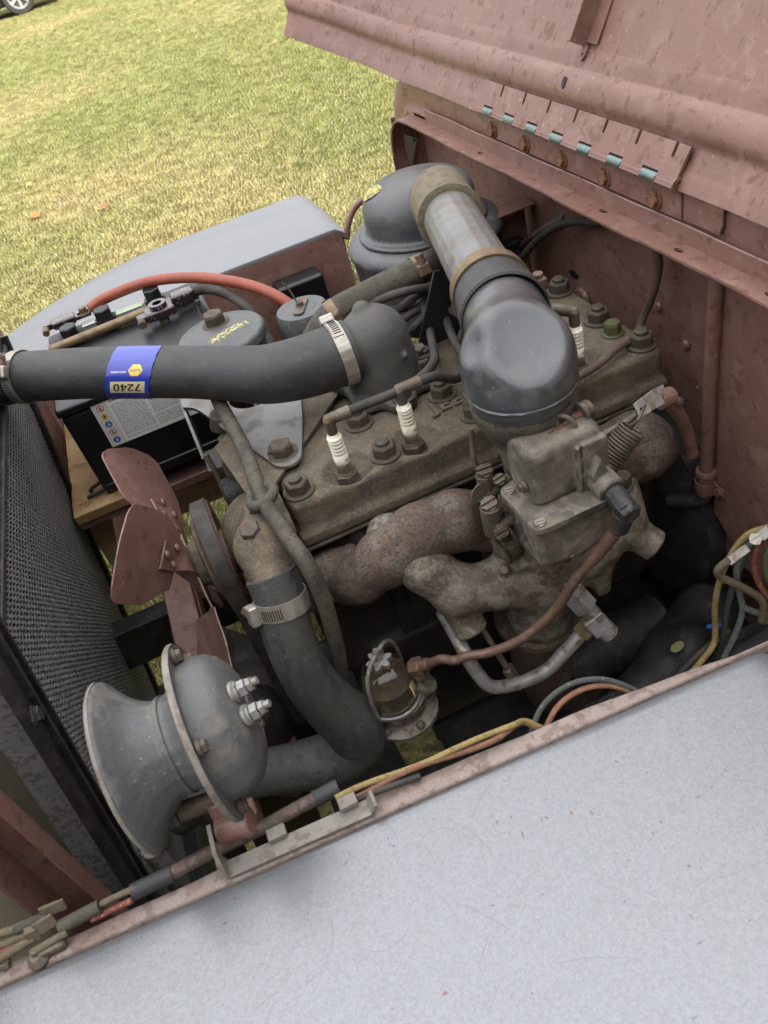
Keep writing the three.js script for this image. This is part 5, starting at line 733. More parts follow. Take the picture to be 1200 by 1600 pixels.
{ // grille parts at the front
  const g = thing('grille', 'cream painted grille sheet seen through the gap beside the radiator', 'grille', [-0.4, 0.6, 0.2]);
  obj('sheet', plateZY([[-0.6, 0.35], [0.42, 0.35], [0.42, 1.05], [-0.6, 1.05]], -0.425, 0.002, [[0.20, 0.93, 0.012, 0.07], [0.30, 0.93, 0.012, 0.07]].map(h => [h[0], h[1], h[2], h[3]])), M.cream, g);
  single('radiator_support', [bx(-0.334, -0.296, 0.5, 1.08, 0.267, 0.27, 0.001), bx(-0.3338, -0.3308, 0.5, 1.08, 0.2702, 0.31, 0.001), bx(-0.299, -0.296, 0.5, 1.08, 0.2702, 0.29, 0.001)], M.primer, 'brown steel channel post beside the radiator', 'support');
  single('side_shield', solid([[[-0.32, 0.5, -0.8], [-0.32, 0.98, -0.8]], [[-0.32, 0.5, -0.54], [-0.32, 0.98, -0.54]]], [0.002, 0, 0]), M.primer, 'brown sheet panel between radiator and battery', 'panel');
  single('grille_baffle', bx(-0.39, -0.335, 0.42, 0.56, 0.13, 0.25, 0.004), M.blackMetal, 'black lower bracket at the foot of the radiator', 'bracket');
}
const rails = [];
{ // chassis
  for (const [z, l] of [[0.2, 'dark steel chassis rail below the silver fender with the horn'], [-0.36, 'dark steel chassis rail below the battery']]) single('chassis_rail', bx(-0.8, 1.2, 0.46, 0.55, z - 0.02, z + 0.02, 0.004), M.blackMetal, l, 'chassis rail');
  single('cross_member', [bx(-0.21, -0.16, 0.6, 0.64, -0.34, 0.17, 0.004), bx(-0.208, -0.162, 0.62, 0.66, -0.33, -0.1, 0.003)], M.primer, 'brown cross member under the fan', 'cross member');
  single('front_axle_housing', sdf(p => { let d = sCap(p, [-0.13, 0.6, 0.0], [-0.17, 0.4, 0.04], 0.045, 0.05); d = sU(d, sCap(p, [-0.17, 0.36, -0.3], [-0.17, 0.36, 0.25], 0.045), 0.04); d = sU(d, sSph(p, [-0.15, 0.45, -0.12], 0.1), 0.06); d = sU(d, sCap(p, [-0.2, 0.58, -0.24], [-0.12, 0.5, -0.2], 0.03), 0.03); return d; }, [-0.3, 0.29, -0.37], [-0.03, 0.67, 0.31], 0.008), M.shadeGrease, 'greasy axle and housing low behind the fan, coloured darker as shade', 'axle');
  single('steering_box', [lathe([[0, 0], [0.03, 0], [0.045, 0.02], [0.045, 0.1], [0.025, 0.12], [0, 0.12]], [-0.14, 0.46, 0.02], [0, 1, 0.1], 32), cyl([-0.1, 0.56, 0.1], [-0.16, 0.75, 0.13], 0.014)], M.primer, 'brown housing and shaft below the fan', 'housing');
  single('steering_column', cyl([0.15, 0.5, 0.24], [0.75, 0.68, 0.26], 0.021), M.blackMetal, 'dark steering column low beside the engine', 'steering column');
  single('starter_motor', [cyl([0.3, 0.5, 0.08], [0.48, 0.5, 0.08], 0.045), cyl([0.26, 0.5, 0.08], [0.3, 0.5, 0.08], 0.03)], M.blackMetal, 'dark starter motor low beside the bell housing', 'starter motor');
  single('exhaust_pipe', tube([[0.258, 0.68, 0.115], [0.258, 0.6, 0.12], [0.27, 0.5, 0.11], [0.33, 0.42, 0.08], [0.6, 0.38, 0.05]], 0.032, 40, 24), M.rust, 'brown exhaust down pipe below the manifold', 'exhaust pipe');
  single('added_dark_pan', [bx(-0.09, 0.035, 0.425, 0.43, -0.2, 0.4, 0.001), bx(0.0352, 0.0998, 0.425, 0.43, 0.08, 0.4, 0.001), bx(0.0352, 0.0998, 0.425, 0.43, -0.2, 0.0, 0.001), bx(0.1, 0.62, 0.425, 0.43, 0.03, 0.4, 0.001), bx(0.1, 0.62, 0.39, 0.395, -0.45, 0.029, 0.001)], M.blackMetal, 'black sheets added low below the engine to darken the gaps', 'pan');  // added sheets, put in so the gaps under the engine turn dark
  single('wheel_arch', solid(Array.from({ length: 17 }, (_, i) => { const a = Math.PI * i / 16; return [[-0.3 + 0.42 * Math.cos(a), 0.36 + 0.42 * Math.sin(a), 0.46], [-0.3 + 0.42 * Math.cos(a), 0.36 + 0.42 * Math.sin(a), 0.7]]; }), [0, 0.003, 0]), M.primer, 'brown inner wheel arch below the near fender', 'wheel arch');
}
// ------------------------------------------------------------------ battery
{
  const b = thing('battery', 'black car battery with white warning label beyond the radiator hose', 'battery', [-0.1, 0.756, -0.6]);
  obj('case', [bx(-0.24, 0.045, 0.757, 0.915, -0.752, -0.45, 0.008), bx(-0.236, 0.041, 0.757, 0.775, -0.756, -0.4455, 0.004)], M.plastic, b);
  obj('lid', [bx(-0.243, 0.048, 0.9155, 0.93, -0.755, -0.447, 0.005), bx(-0.22, 0.03, 0.93, 0.9345, -0.74, -0.5, 0.003)], M.plastic, b);
  for (const [x, z] of [[-0.195, -0.692], [-0.13, -0.714], [-0.035, -0.72]]) obj('vent_cap', [lathe([[0, 0], [0.019, 0], [0.019, 0.006], [0, 0.006]], [x, 0.9345, z], null, 28), orient(hexBody(0.0165, 0.018, 0.1), [x, 0.9405, z])], M.plastic, b);
  for (const [x, z] of [[-0.2, -0.735], [-0.032, -0.612]]) obj('post', cyl([x, 0.93, z], [x, 0.958, z], 0.0095, 0.0085), M.dull, b);
  const cv = document.createElement('canvas'); cv.width = 1024; cv.height = 640; const c = cv.getContext('2d'); c.fillStyle = '#efefec'; c.fillRect(0, 0, 1024, 640);
  c.fillStyle = '#dcdcd8'; c.fillRect(0, 0, 170, 640); c.fillStyle = '#b32020'; c.beginPath(); c.moveTo(210, 80); c.lineTo(250, 14); c.lineTo(290, 80); c.fill(); c.fillStyle = '#1c1c1c'; c.font = 'bold 58px sans-serif'; c.fillText('DANGER', 200, 140);
  const word = () => { let w = ''; const n = 2 + rnd() * 7 | 0; for (let i = 0; i < n; i++) w += '-'; return w; }; void word;
  c.fillStyle = '#8a8a88'; for (const [x0, x1, y0, y1] of [[200, 560, 175, 600], [590, 990, 60, 600]]) for (let y = y0; y < y1; y += 19) { let x = x0; while (x < x1 - 20) { const w = rr(12, 52); c.fillRect(x, y, Math.min(w, x1 - x), rr(6, 9)); x += w + 8; } if (rnd() < 0.13) y += 16; }
  const sg = [['#c23a3a', 0], ['#d8b021', 1], ['#2f63b0', 2], ['#c23a3a', 0], ['#2f63b0', 2]]; sg.forEach(([k, t], i) => { const y = 170 + i * 100; c.fillStyle = k; c.beginPath(); if (t === 1) { c.moveTo(85, y - 42); c.lineTo(127, y); c.lineTo(85, y + 42); c.lineTo(43, y); } else c.arc(85, y, 38, 0, 7); c.fill(); if (t === 0) { c.fillStyle = '#e8e8e4'; c.beginPath(); c.arc(85, y, 28, 0, 7); c.fill(); c.strokeStyle = '#c23a3a'; c.lineWidth = 7; c.beginPath(); c.moveTo(66, y - 20); c.lineTo(104, y + 20); c.stroke(); } c.fillStyle = t === 2 ? '#e8e8e4' : '#222'; c.beginPath(); c.arc(85, y - 10, 8, 0, 7); c.fill(); c.fillRect(72, y + 2, 26, 15); });
  const t = new THREE.CanvasTexture(cv); t.colorSpace = THREE.SRGBColorSpace; const lb = new THREE.PlaneGeometry(0.15, 0.098); lb.translate(-0.116, 0.884, -0.4492); lb.userData.uv = true;
  obj('warning_label', lb, new THREE.MeshPhysicalMaterial({ map: t, roughness: 0.45 }), b, 'white label headed DANGER with round hazard symbols');
  for (const [x, z, w, d, col, ro] of [[-0.15, -0.735, 0.05, 0.028, [206, 204, 198], 0.1], [-0.085, -0.728, 0.05, 0.022, [170, 186, 160], 0.1], [-0.04, -0.735, 0.04, 0.022, [196, 168, 150], 0.1]]) { const g = new THREE.PlaneGeometry(w, d); g.rotateX(-Math.PI / 2); g.translate(x, 0.9352, z); obj('lid_label', g, plain(...col, 0.5), b); }
}
{
  const t = thing('battery_clamp', 'greasy terminal clamp holding the red cable on the battery', 'terminal clamp', [-0.2, 0.945, -0.735], 'battery clamps');
  obj('clamp', [bx(-0.222, -0.178, 0.945, 0.96, -0.752, -0.722, 0.005), bx(-0.238, -0.215, 0.946, 0.958, -0.744, -0.732, 0.003), bx(-0.182, -0.15, 0.945, 0.953, -0.75, -0.732, 0.003)], M.redGrease, t);
  obj('bolt', [cyl([-0.235, 0.952, -0.73], [-0.235, 0.952, -0.71], 0.006), orient(hexBody(0.008, 0.01), [-0.162, 0.953, -0.741]), lathe([[0, 0], [0.013, 0], [0.013, 0.003], [0, 0.003]], [-0.162, 0.95, -0.741], null, 20)], M.brass, t);
  const u = thing('battery_clamp', 'greasy black terminal clamp beside the oil filter', 'terminal clamp', [-0.032, 0.945, -0.612], 'battery clamps');
  obj('clamp', [bx(-0.06, -0.005, 0.945, 0.962, -0.632, -0.597, 0.006), bx(-0.075, -0.055, 0.946, 0.96, -0.62, -0.6, 0.004), bx(-0.008, 0.035, 0.945, 0.968, -0.645, -0.617, 0.006), lathe([[0.0085, 0], [0.016, 0], [0.016, 0.008], [0.0085, 0.008]], [-0.032, 0.962, -0.614], null, 24)], M.redGrease, u);
  obj('bolt', cyl([-0.068, 0.953, -0.6], [-0.068, 0.953, -0.585], 0.007), M.bolt, u);
}
single('battery_cable', tube([[-0.15, 0.953, -0.745], [-0.13, 0.957, -0.752], [-0.037, 0.965, -0.735], [0.04, 0.965, -0.68], [0.09, 0.962, -0.62], [0.135, 0.952, -0.56], [0.165, 0.935, -0.51], [0.19, 0.9, -0.48]], 0.0098, 70, 16), M.redCable, 'thick red battery cable arching over the battery', 'cable');
single('battery_cable', tube([[0.03, 0.958, -0.632], [0.055, 0.955, -0.63], [0.085, 0.945, -0.6], [0.11, 0.92, -0.55], [0.12, 0.87, -0.5]], 0.009, 40, 14), M.wireBlack, 'thick black battery cable dropping behind the oil filter', 'cable');
single('hold_down_bar', tube([[-0.235, 0.943, -0.655], [-0.1, 0.944, -0.658], [0.0, 0.944, -0.66], [0.04, 0.94, -0.66]], 0.0085, 20, 12), M.brass, 'tan steel hold down bar across the battery top', 'bar');
single('battery_board', bx(-0.3, -0.17, 0.738, 0.756, -0.79, -0.42, 0.002), M.wood, 'plywood board under the battery', 'board');
single('battery_hook', [tube([[-0.262, 0.756, -0.47], [-0.262, 0.764, -0.47], [-0.245, 0.768, -0.475], [-0.235, 0.764, -0.5], [-0.24, 0.8, -0.52]], 0.0035, 30, 8), tube([[-0.235, 0.764, -0.455], [-0.27, 0.762, -0.455]], 0.0035, 6, 8)], M.blackMetal, 'rusty black hooked rod lying on the plywood board', 'hook');
single('battery_tray', [bx(-0.3, 0.12, 0.722, 0.7375, -0.43, -0.427, 0.001), bx(-0.3, 0.12, 0.722, 0.725, -0.81, -0.4302, 0.001)], M.primer, 'brown steel tray under the plywood board', 'tray');
// ------------------------------------------------------------------ horn
{
  const h = thing('horn', 'dusty grey black trumpet horn with flanged drum and terminal studs', 'horn', [-0.12, 0.9, 0.31]);
  const HC = [-0.122, 0.979, 0.306], ax = V(1, 0.02, 0.02).normalize(), at = (d, r, a) => { const u = V(0, 1, 0), w = V(0, 0, 1); return [HC[0] + d, HC[1] + r * Math.cos(a), HC[2] + r * Math.sin(a)]; };
  obj('bell', lathe([[0.066, -0.064], [0.0715, -0.066], [0.073, -0.0645], [0.0722, -0.062], [0.0695, -0.06], [0.06, -0.0535], [0.051, -0.046], [0.044, -0.037], [0.0405, -0.029], [0.0395, -0.0255], [0.042, -0.025], [0.0425, -0.0215], [0.0405, -0.021], [0.0415, -0.016], [0.046, -0.009], [0.054, -0.004], [0.06, -0.001]], HC, ax, 72, 1), M.hornPaint, h);
  obj('bell_inside', lathe([[0.066, -0.0638], [0.058, -0.053], [0.049, -0.045], [0.042, -0.036], [0.038, -0.028], [0, -0.02]], HC, ax, 60, 1), M.hornPaint, h);
  obj('worn_rims', [lathe([[0.0705, -0.0662], [0.0722, -0.0668], [0.0738, -0.0652], [0.0734, -0.0632]], HC, ax, 72, 2), lathe([[0.0758, -0.0006], [0.0772, 0.0012], [0.0774, 0.003], [0.0766, 0.005]], HC, ax, 80, 2)], M.dustSteel, h, 'paint worn to bare grey metal on the rims');
  obj('flange', lathe([[0.055, -0.0012], [0.072, -0.0014], [0.0755, 0], [0.0768, 0.0022], [0.076, 0.0048], [0.073, 0.0052], [0.071, 0.0036], [0.058, 0.0038]], HC, ax, 80, 1), M.hornPaint, h);
  obj('drum', lathe([[0.0615, 0.0036], [0.0612, 0.007], [0.0605, 0.016], [0.058, 0.025], [0.053, 0.032], [0.045, 0.038], [0.034, 0.0425], [0.0215, 0.045], [0.0205, 0.0435], [0.018, 0.0435], [0.0175, 0.0455], [0.011, 0.0462], [0.0105, 0.0445], [0, 0.0445]], HC, ax, 80, 0.8), M.hornPaint, h);
  for (const a of [-0.55, 0.85, 2.3, 3.9, 5.0]) { const p = at(0.005, 0.067, a); place('flange_screw', hexBolt(0.0056, 0.006), M.dull, h, p, [1, 0, 0]); }
  for (const [a, r, d] of [[0.25, 0.04, 0.039], [0.78, 0.036, 0.041]]) { const p = at(d, r, a); obj('terminal_stud', [lathe([[0, 0], [0.0088, 0], [0.0092, 0.003], [0.0075, 0.004], [0.0075, 0.006], [0, 0.006]], p, [1, 0.25, 0.15], 20), orient(hexBody(0.0072, 0.006), [p[0] + 0.0065, p[1] + 0.0015, p[2] + 0.001], [1, 0.25, 0.15]), orient(hexBody(0.006, 0.004), [p[0] + 0.0135, p[1] + 0.003, p[2] + 0.002], [1, 0.25, 0.15]), cyl([p[0] + 0.016, p[1] + 0.004, p[2] + 0.002], [p[0] + 0.022, p[1] + 0.0055, p[2] + 0.003], 0.0032)], M.galv, h); }
  place('centre_screw', hexBolt(0.0058, 0.006), M.dull, h, at(0.0445, 0.006, 1.2), [1, 0, 0]); place('rim_screw', rivet(0.004), M.dull, h, at(0.0455, 0.0145, 2.2), [1, 0, 0]);
}
{
  const b = thing('horn_bracket', 'bent steel strip and brown clamp holding the horn on the fender edge', 'bracket', [-0.12, 0.895, 0.365]);
  const m = -0.3 * 0; void m;
  const bar = []; for (let i = 0; i <= 14; i++) { const x = -0.146 + 0.124 * i / 14; bar.push([[x, 0.8965, NEAR(x) - 0.019], [x, 0.8965, NEAR(x) - 0.004]]); }
  obj('strip', solid(bar, [0, 0.003, 0]), M.dustSteel, b);
  obj('upturn', [solid([[[-0.149, 0.8968, 0.372], [-0.149, 0.8968, 0.388]], [[-0.151, 0.905, 0.371], [-0.151, 0.905, 0.387]], [[-0.15, 0.924, 0.366], [-0.15, 0.924, 0.379]], [[-0.147, 0.936, 0.36], [-0.147, 0.936, 0.371]]], [0.0035, 0, 0])].flat(), M.dustSteel, b);
  obj('end_tab', solid([[[-0.0225, 0.9005, 0.3805], [-0.0225, 0.9005, 0.3955]], [[-0.018, 0.91, 0.3805], [-0.018, 0.91, 0.3955]]], [0.003, 0, 0]), M.dustSteel, b);
  obj('clamp_body', [cyl([-0.143, 0.912, 0.352], [-0.115, 0.915, 0.36], 0.0125), orient(rbox(0.02, 0.018, 0.02, 0.004), [-0.135, 0.909, 0.354]), cyl([-0.136, 0.905, 0.35], [-0.136, 0.935, 0.34], 0.009)], M.primer, b, 'brown primed clamp block');
  obj('pinch_bolt', [cyl([-0.168, 0.926, 0.33], [-0.134, 0.929, 0.336], 0.0085), orient(hexBody(0.011, 0.009), [-0.178, 0.925, 0.328], [1, 0.1, 0.18]), cyl([-0.184, 0.9245, 0.327], [-0.178, 0.925, 0.328], 0.005)], M.dull, b);
  for (const [x, z] of [[-0.1, 0.3745], [-0.037, 0.3775]]) obj('square_bolt', orient(rbox(0.016, 0.006, 0.011, 0.001), [x, 0.9045, z]), M.dustSteel, b);
}
// ------------------------------------------------------------------ fuel bowl and pipes
{
  const x = 0.048, z = 0.14, f = thing('fuel_filter', 'glass fuel sediment bowl with wire bail and star shaped nut', 'fuel filter', [x, 0.66, z]);
  obj('base', [lathe([[0, 0.6557], [0.042, 0.6557], [0.0465, 0.6591], [0.0465, 0.6652], [0.04, 0.6686], [0.033, 0.672], [0.036, 0.6858], [0.036, 0.6944], [0, 0.6944]], [x + 0.006, 0, z], null, 48)], M.alloy, f);
  for (const a of [0.2, 1.3, 2.4, 3.6, 4.7]) place('screw', rivet(0.006), M.dull, f, [x + 0.006 + 0.0395 * Math.cos(a), 0.6686, z + 0.0395 * Math.sin(a)], [0, 1, 0]);
  obj('glass_bowl', lathe([[0.0325, 0.6944], [0.034, 0.697], [0.0335, 0.7116], [0.0315, 0.7331], [0.028, 0.746], [0.02, 0.7537], [0.013, 0.7555], [0.012, 0.7615], [0, 0.7623]], [x, 0, z], null, 48, 1), M.glass, f);
  obj('fuel', lathe([[0, 0.6948], [0.0315, 0.6948], [0.0322, 0.6996], [0.0315, 0.7133], [0.0302, 0.7271], [0, 0.7271]], [x, 0, z], null, 40), M.fuel, f);
  obj('rim_ring', lathe([[0.034, 0.6935], [0.0372, 0.694], [0.038, 0.6961], [0.0372, 0.6983], [0.0345, 0.6987]], [x, 0, z], null, 48, 1), M.galv, f);
  obj('wire_bail', tube([[x - 0.036, 0.6858, z], [x - 0.038, 0.7116, z], [x - 0.037, 0.746, z], [x - 0.03, 0.7675, z], [x - 0.018, 0.7778, z], [x, 0.7804, z], [x + 0.018, 0.7778, z], [x + 0.03, 0.7675, z], [x + 0.037, 0.746, z], [x + 0.038, 0.7116, z], [x + 0.036, 0.6858, z]].map(([a, b, c]) => [x + (a - x) * 0.7374, b, c - (a - x) * 0.66]), 0.0026, 70, 10), M.galv, f);
  const star = []; for (let k = 0; k < 48; k++) { const a = k / 48 * 6.283, r = 0.0125 + 0.0035 * Math.cos(a * 6); star.push([Math.cos(a) * r, Math.sin(a) * r]); }
  const sg = plateXZ(star, 0, 0.006); sg.translate(x, 0.7628, z); obj('star_nut', [sg, cyl([x, 0.7675, z], [x, 0.7864, z], 0.004)], M.galv, f);
  obj('outlet', [cyl([x + 0.03, 0.6858, z + 0.004], [x + 0.047, 0.7047, z + 0.012], 0.0135), cyl([x + 0.034, 0.7331, z + 0.016], [x + 0.045, 0.7391, z + 0.018], 0.012)], M.alloy, f);
}
{
  const p = thing('fuel_pipe', 'thin copper brown fuel pipe from sediment bowl up to the carburettor', 'fuel pipe', [0.2, 0.8, 0.21]);
  const pts = [[0.092, 0.7525, 0.162], [0.102, 0.762, 0.172], [0.113, 0.7705, 0.18], [0.125, 0.766, 0.186], [0.14, 0.772, 0.193], [0.161, 0.771, 0.2], [0.19, 0.779, 0.21], [0.214, 0.795, 0.218], [0.241, 0.826, 0.228], [0.262, 0.869, 0.238], [0.285, 0.906, 0.249], [0.299, 0.932, 0.257]];
  obj('pipe', tube(pts, t => t > 0.86 ? 0.0068 : 0.0056, 110, 14), M.copper, p);
  obj('union_nut', [orient(hexBody(0.0115, 0.014), [0.081, 0.7475, 0.155], [0.6, 0.3, 0.45]), cyl([0.09, 0.7525, 0.161], [0.099, 0.758, 0.169], 0.0078)], M.copper, p);
}
{
  const p = thing('vent_pipe', 'grey steel vent pipe looping under the intake manifold to a valve', 'vent pipe', [0.2, 0.69, 0.2]);
  obj('pipe', tube([[0.138, 0.8, 0.14], [0.142, 0.771, 0.155], [0.145, 0.741, 0.187], [0.157, 0.708, 0.199], [0.178, 0.695, 0.2], [0.203, 0.688, 0.2], [0.228, 0.6885, 0.2], [0.255, 0.705, 0.2], [0.283, 0.727, 0.2], [0.288, 0.731, 0.2]], 0.0085, 90, 16), M.galv, p);
  obj('brass_nut', orient(hexBody(0.0125, 0.014), [0.281, 0.7255, 0.2], [0.8, 0.6, 0]), M.brass, p);
  obj('elbow_fitting', [orient(rbox(0.024, 0.026, 0.026, 0.003), [0.301, 0.738, 0.203], [0.35, -0.75, 0.4]), cyl([0.303, 0.735, 0.205], [0.312, 0.719, 0.214], 0.0125)], M.galv, p);
  obj('valve_body', [orient(hexBody(0.0165, 0.058, 0.06), [0.293, 0.763, 0.193], [-0.36, 0.78, -0.3]), cyl([0.298, 0.75, 0.198], [0.293, 0.763, 0.193], 0.011), cyl([0.272, 0.808, 0.175], [0.266, 0.826, 0.165], 0.0145)], M.galv, p);
}
single('drain_rod', [cyl([0.172, 0.777, 0.14], [0.188, 0.7, 0.178], 0.004), orient(rbox(0.018, 0.036, 0.012, 0.004), [0.193, 0.68, 0.182], [0.2, -0.8, 0.35])], M.dull, 'small grey rod with flat end hanging below the intake manifold', 'rod');
// throttle rod, lever, return spring
{
  const s = thing('return_spring', 'grey coil return spring beside the carburettor', 'spring', [0.37, 0.93, 0.15]);
  obj('coil', tube(helix([0.346, 0.907, 0.15], [0.392, 0.951, 0.15], 0.0138, 17, 14), 0.0017, 400, 7), M.dull, s);
  obj('hook', [tube([[0.389, 0.951, 0.15], [0.394, 0.962, 0.155], [0.402, 0.966, 0.152], [0.41, 0.974, 0.149]], 0.0017, 16, 7), tube([[0.35, 0.912, 0.15], [0.338, 0.902, 0.156], [0.322, 0.9, 0.165]], 0.0017, 12, 7)], M.dull, s);
}
{
  const l = thing('throttle_lever', 'brown bell crank lever with a bright plate near the firewall', 'lever', [0.45, 0.93, 0.12]);
  const pl = extr([[-0.019, -0.01], [0.014, -0.008], [0.014, 0.003], [0.021, 0.004], [0.021, 0.011], [0.008, 0.011], [-0.019, 0.006]], 0.002, 0.0004, [[-0.013, -0.003, 0.0024]]); pl.rotateX(-0.7); pl.rotateZ(0.05); pl.translate(0.43, 0.956, 0.128); obj('plate', pl, M.galv, l);
  obj('arm', [tube([[0.458, 0.944, 0.114], [0.468, 0.928, 0.114], [0.492, 0.88, 0.108], [0.505, 0.83, 0.105]], 0.0085, 24, 8), cyl([0.448, 0.944, 0.118], [0.468, 0.94, 0.114], 0.011)], M.primer, l);
  place('rivet', rivet(0.006), M.dull, l, [0.472, 0.934, 0.122], [0.1, 0.4, 1]);
}
single('throttle_rod', tube([[0.31, 0.93, 0.128], [0.36, 0.938, 0.128], [0.4, 0.944, 0.128], [0.416, 0.949, 0.128]], 0.0044, 16, 10), M.dull, 'thin grey throttle rod running to the lever near the firewall', 'rod');
// firewall pipe and cables
{
  const p = thing('firewall_pipe', 'brown painted upright pipe clipped to the firewall', 'pipe', [0.54, 0.74, 0.088]);
  obj('pipe', tube([[0.549, 1.072, 0.08], [0.543, 1.045, 0.088], [0.542, 1.0, 0.089], [0.542, 0.9, 0.088], [0.542, 0.765, 0.087]], 0.0088, 50, 16), M.primer, p);
  obj('socket', [lathe([[0, 0], [0.0125, 0], [0.0125, 0.03], [0.0138, 0.033], [0.013, 0.038], [0.0095, 0.039], [0, 0.039]], [0.542, 0.735, 0.087], null, 28)], M.primer, p);
  obj('clip', [lathe([[0.0128, 0], [0.0142, 0], [0.0142, 0.011], [0.0128, 0.011], [0.0128, 0]], [0.542, 0.745, 0.087], null, 32), bx(0.5455, 0.5475, 0.74, 0.756, 0.096, 0.118, 0.001)], M.primer, p);
  place('clip_screw', slotScrew(0.006, 0.004), M.primer, p, [0.545, 0.748, 0.109], [-1, 0, 0.2]);
  obj('lower_hose', tube([[0.542, 0.738, 0.087], [0.54, 0.722, 0.084], [0.528, 0.712, 0.07], [0.51, 0.71, 0.05]], 0.0105, 20, 14), M.blackMetal, p);
}
single('speedometer_cable', tube([[0.528, 1.078, -0.015], [0.545, 1.03, -0.017], [0.545, 0.985, -0.028], [0.535, 0.942, -0.04], [0.52, 0.93, -0.03], [0.495, 0.957, 0.005], [0.46, 0.962, 0.02], [0.42, 0.963, 0.037], [0.36, 0.965, 0.05], [0.31, 0.96, 0.06]], 0.0052, 140, 12), M.cableSheath, 'brown grey flexible cable hanging from the cowl across the head', 'cable');
single('choke_cable', tube([[0.555, 1.045, -0.11], [0.55, 1.035, -0.16], [0.545, 1.01, -0.24], [0.535, 0.965, -0.31], [0.515, 0.93, -0.34], [0.48, 0.91, -0.36]], 0.0058, 60, 12), M.wireBlack, 'black cable arching down from the cowl behind the head', 'cable');
single('firewall_cable', tube([[0.567, 1.0, -0.275], [0.555, 0.975, -0.32], [0.545, 0.935, -0.38], [0.53, 0.905, -0.43], [0.5, 0.88, -0.45]], 0.0052, 50, 12), M.cableSheath, 'brown cable entering the firewall plug behind the intake tube', 'cable');
single('lead_support', [extr([[0.27, 0.953], [0.335, 0.953], [0.355, 0.985], [0.325, 1.05], [0.316, 1.052]], 0.003, 0.0005).translate(0, 0, -0.168)].map(g => { g.rotateY(0.0); return g; }), M.plastic, 'black upright sheet bracket beside the water outlet', 'bracket');
single('lead_clip_ring', tube(Array.from({ length: 16 }, (_, k) => [0.312 + 0.004 * Math.cos(k / 16 * 6.283), 0.985 + 0.018 * Math.cos(k / 16 * 6.283), -0.08 + 0.018 * Math.sin(k / 16 * 6.283)]), 0.006, 50, 10, true), M.oldRubber, 'black rubber ring gathering the ignition leads behind the elbow', 'ring');
single('bent_wire', tube([[0.252, 0.954, -0.052], [0.272, 0.959, -0.046], [0.298, 0.956, -0.03]], 0.0012, 12, 6), M.bolt, 'thin bent wire lying on the head above the raised letters', 'wire');
// ------------------------------------------------------------------ wires on the fender edge
{
  const y = 0.898, path = [[-0.36, y, 0.352], [-0.31, y, 0.356], [-0.252, y + 0.004, 0.3625], [-0.203, y + 0.004, 0.364], [-0.16, y + 0.002, 0.361], [-0.107, y + 0.002, 0.361], [-0.07, y + 0.001, 0.3575]];
  const l = thing('wiring_loom', 'dusty wrapped wiring loom lying along the near fender edge', 'wiring loom', [-0.15, 0.9, 0.36]);
  obj('wrapped_loom', tube([[-0.222, y + 0.004, 0.3635], [-0.19, y + 0.004, 0.3635], [-0.16, y + 0.002, 0.3605], [-0.107, y + 0.002, 0.3605], [-0.075, y + 0.001, 0.358], [-0.045, y + 0.001, 0.357]], 0.006, 60, 14), M.loom, l);
  obj('black_tape', [tube([[-0.225, y + 0.004, 0.3635], [-0.19, y + 0.0042, 0.3638]], 0.007, 12, 14), tube([[-0.062, y + 0.001, 0.3575], [-0.04, y + 0.001, 0.3568]], 0.007, 10, 14)], M.tape, l); void path;
}
const nearWire = (dz, dy, from, to, m, label, r = 0.0027) => { const p = []; for (let x = from; x <= to + 1e-6; x += 0.018) p.push([x, 0.897 + dy + 0.0015 * Math.sin(x * 60 + dz * 900), NEAR(x) - (x < 0 ? mix(0.019, 0.0255, clamp((x + 0.34) / 0.34, 0, 1)) : mix(0.0255, 0.02, x / 0.15)) + dz + 0.0012 * Math.sin(x * 44 + dy * 900)]); if (to > 0.1) p.push([to + 0.012, 0.892, 0.3745], [to + 0.025, 0.878, 0.38], [to + 0.05, 0.86, 0.385]); return single('fender_wire', tube(p, r, 0, 10), m, label, 'wire', 'wires along the fender edge'); };
nearWire(0.0, 0.004, -0.045, 0.115, M.wireOrange, 'orange braided wire along the near fender edge'); nearWire(-0.003, 0.0065, -0.045, 0.118, M.wireYellow, 'yellow braided wire twisted over the orange one on the fender edge', 0.0026);
nearWire(0.003, 0.001, -0.045, 0.04, M.wireBlack, 'black wire lying below the orange wire on the fender edge', 0.003);
nearWire(0.002, 0.004, -0.262, -0.215, M.wireRed, 'short pinkish wire leaving the taped end of the loom'); nearWire(-0.003, 0.009, -0.27, -0.215, M.wireTan, 'short tan wire leaving the taped end of the loom');
single('fender_wire', tube([[0.11, 0.85, 0.4], [0.128, 0.874, 0.382], [0.15, 0.893, 0.37], [0.178, 0.902, 0.368], [0.205, 0.9, 0.375], [0.228, 0.885, 0.388], [0.245, 0.86, 0.4]], 0.0026, 50, 10), M.wireDark, 'grey green wire humping over the fender edge below the vent pipe', 'wire');
single('fender_wire', tube([[0.12, 0.85, 0.402], [0.14, 0.874, 0.385], [0.162, 0.891, 0.3755], [0.187, 0.896, 0.374], [0.21, 0.893, 0.38], [0.232, 0.878, 0.392], [0.25, 0.86, 0.402]], 0.0026, 50, 10), M.wireOrange, 'orange wire beside the grey green one below the vent pipe', 'wire');
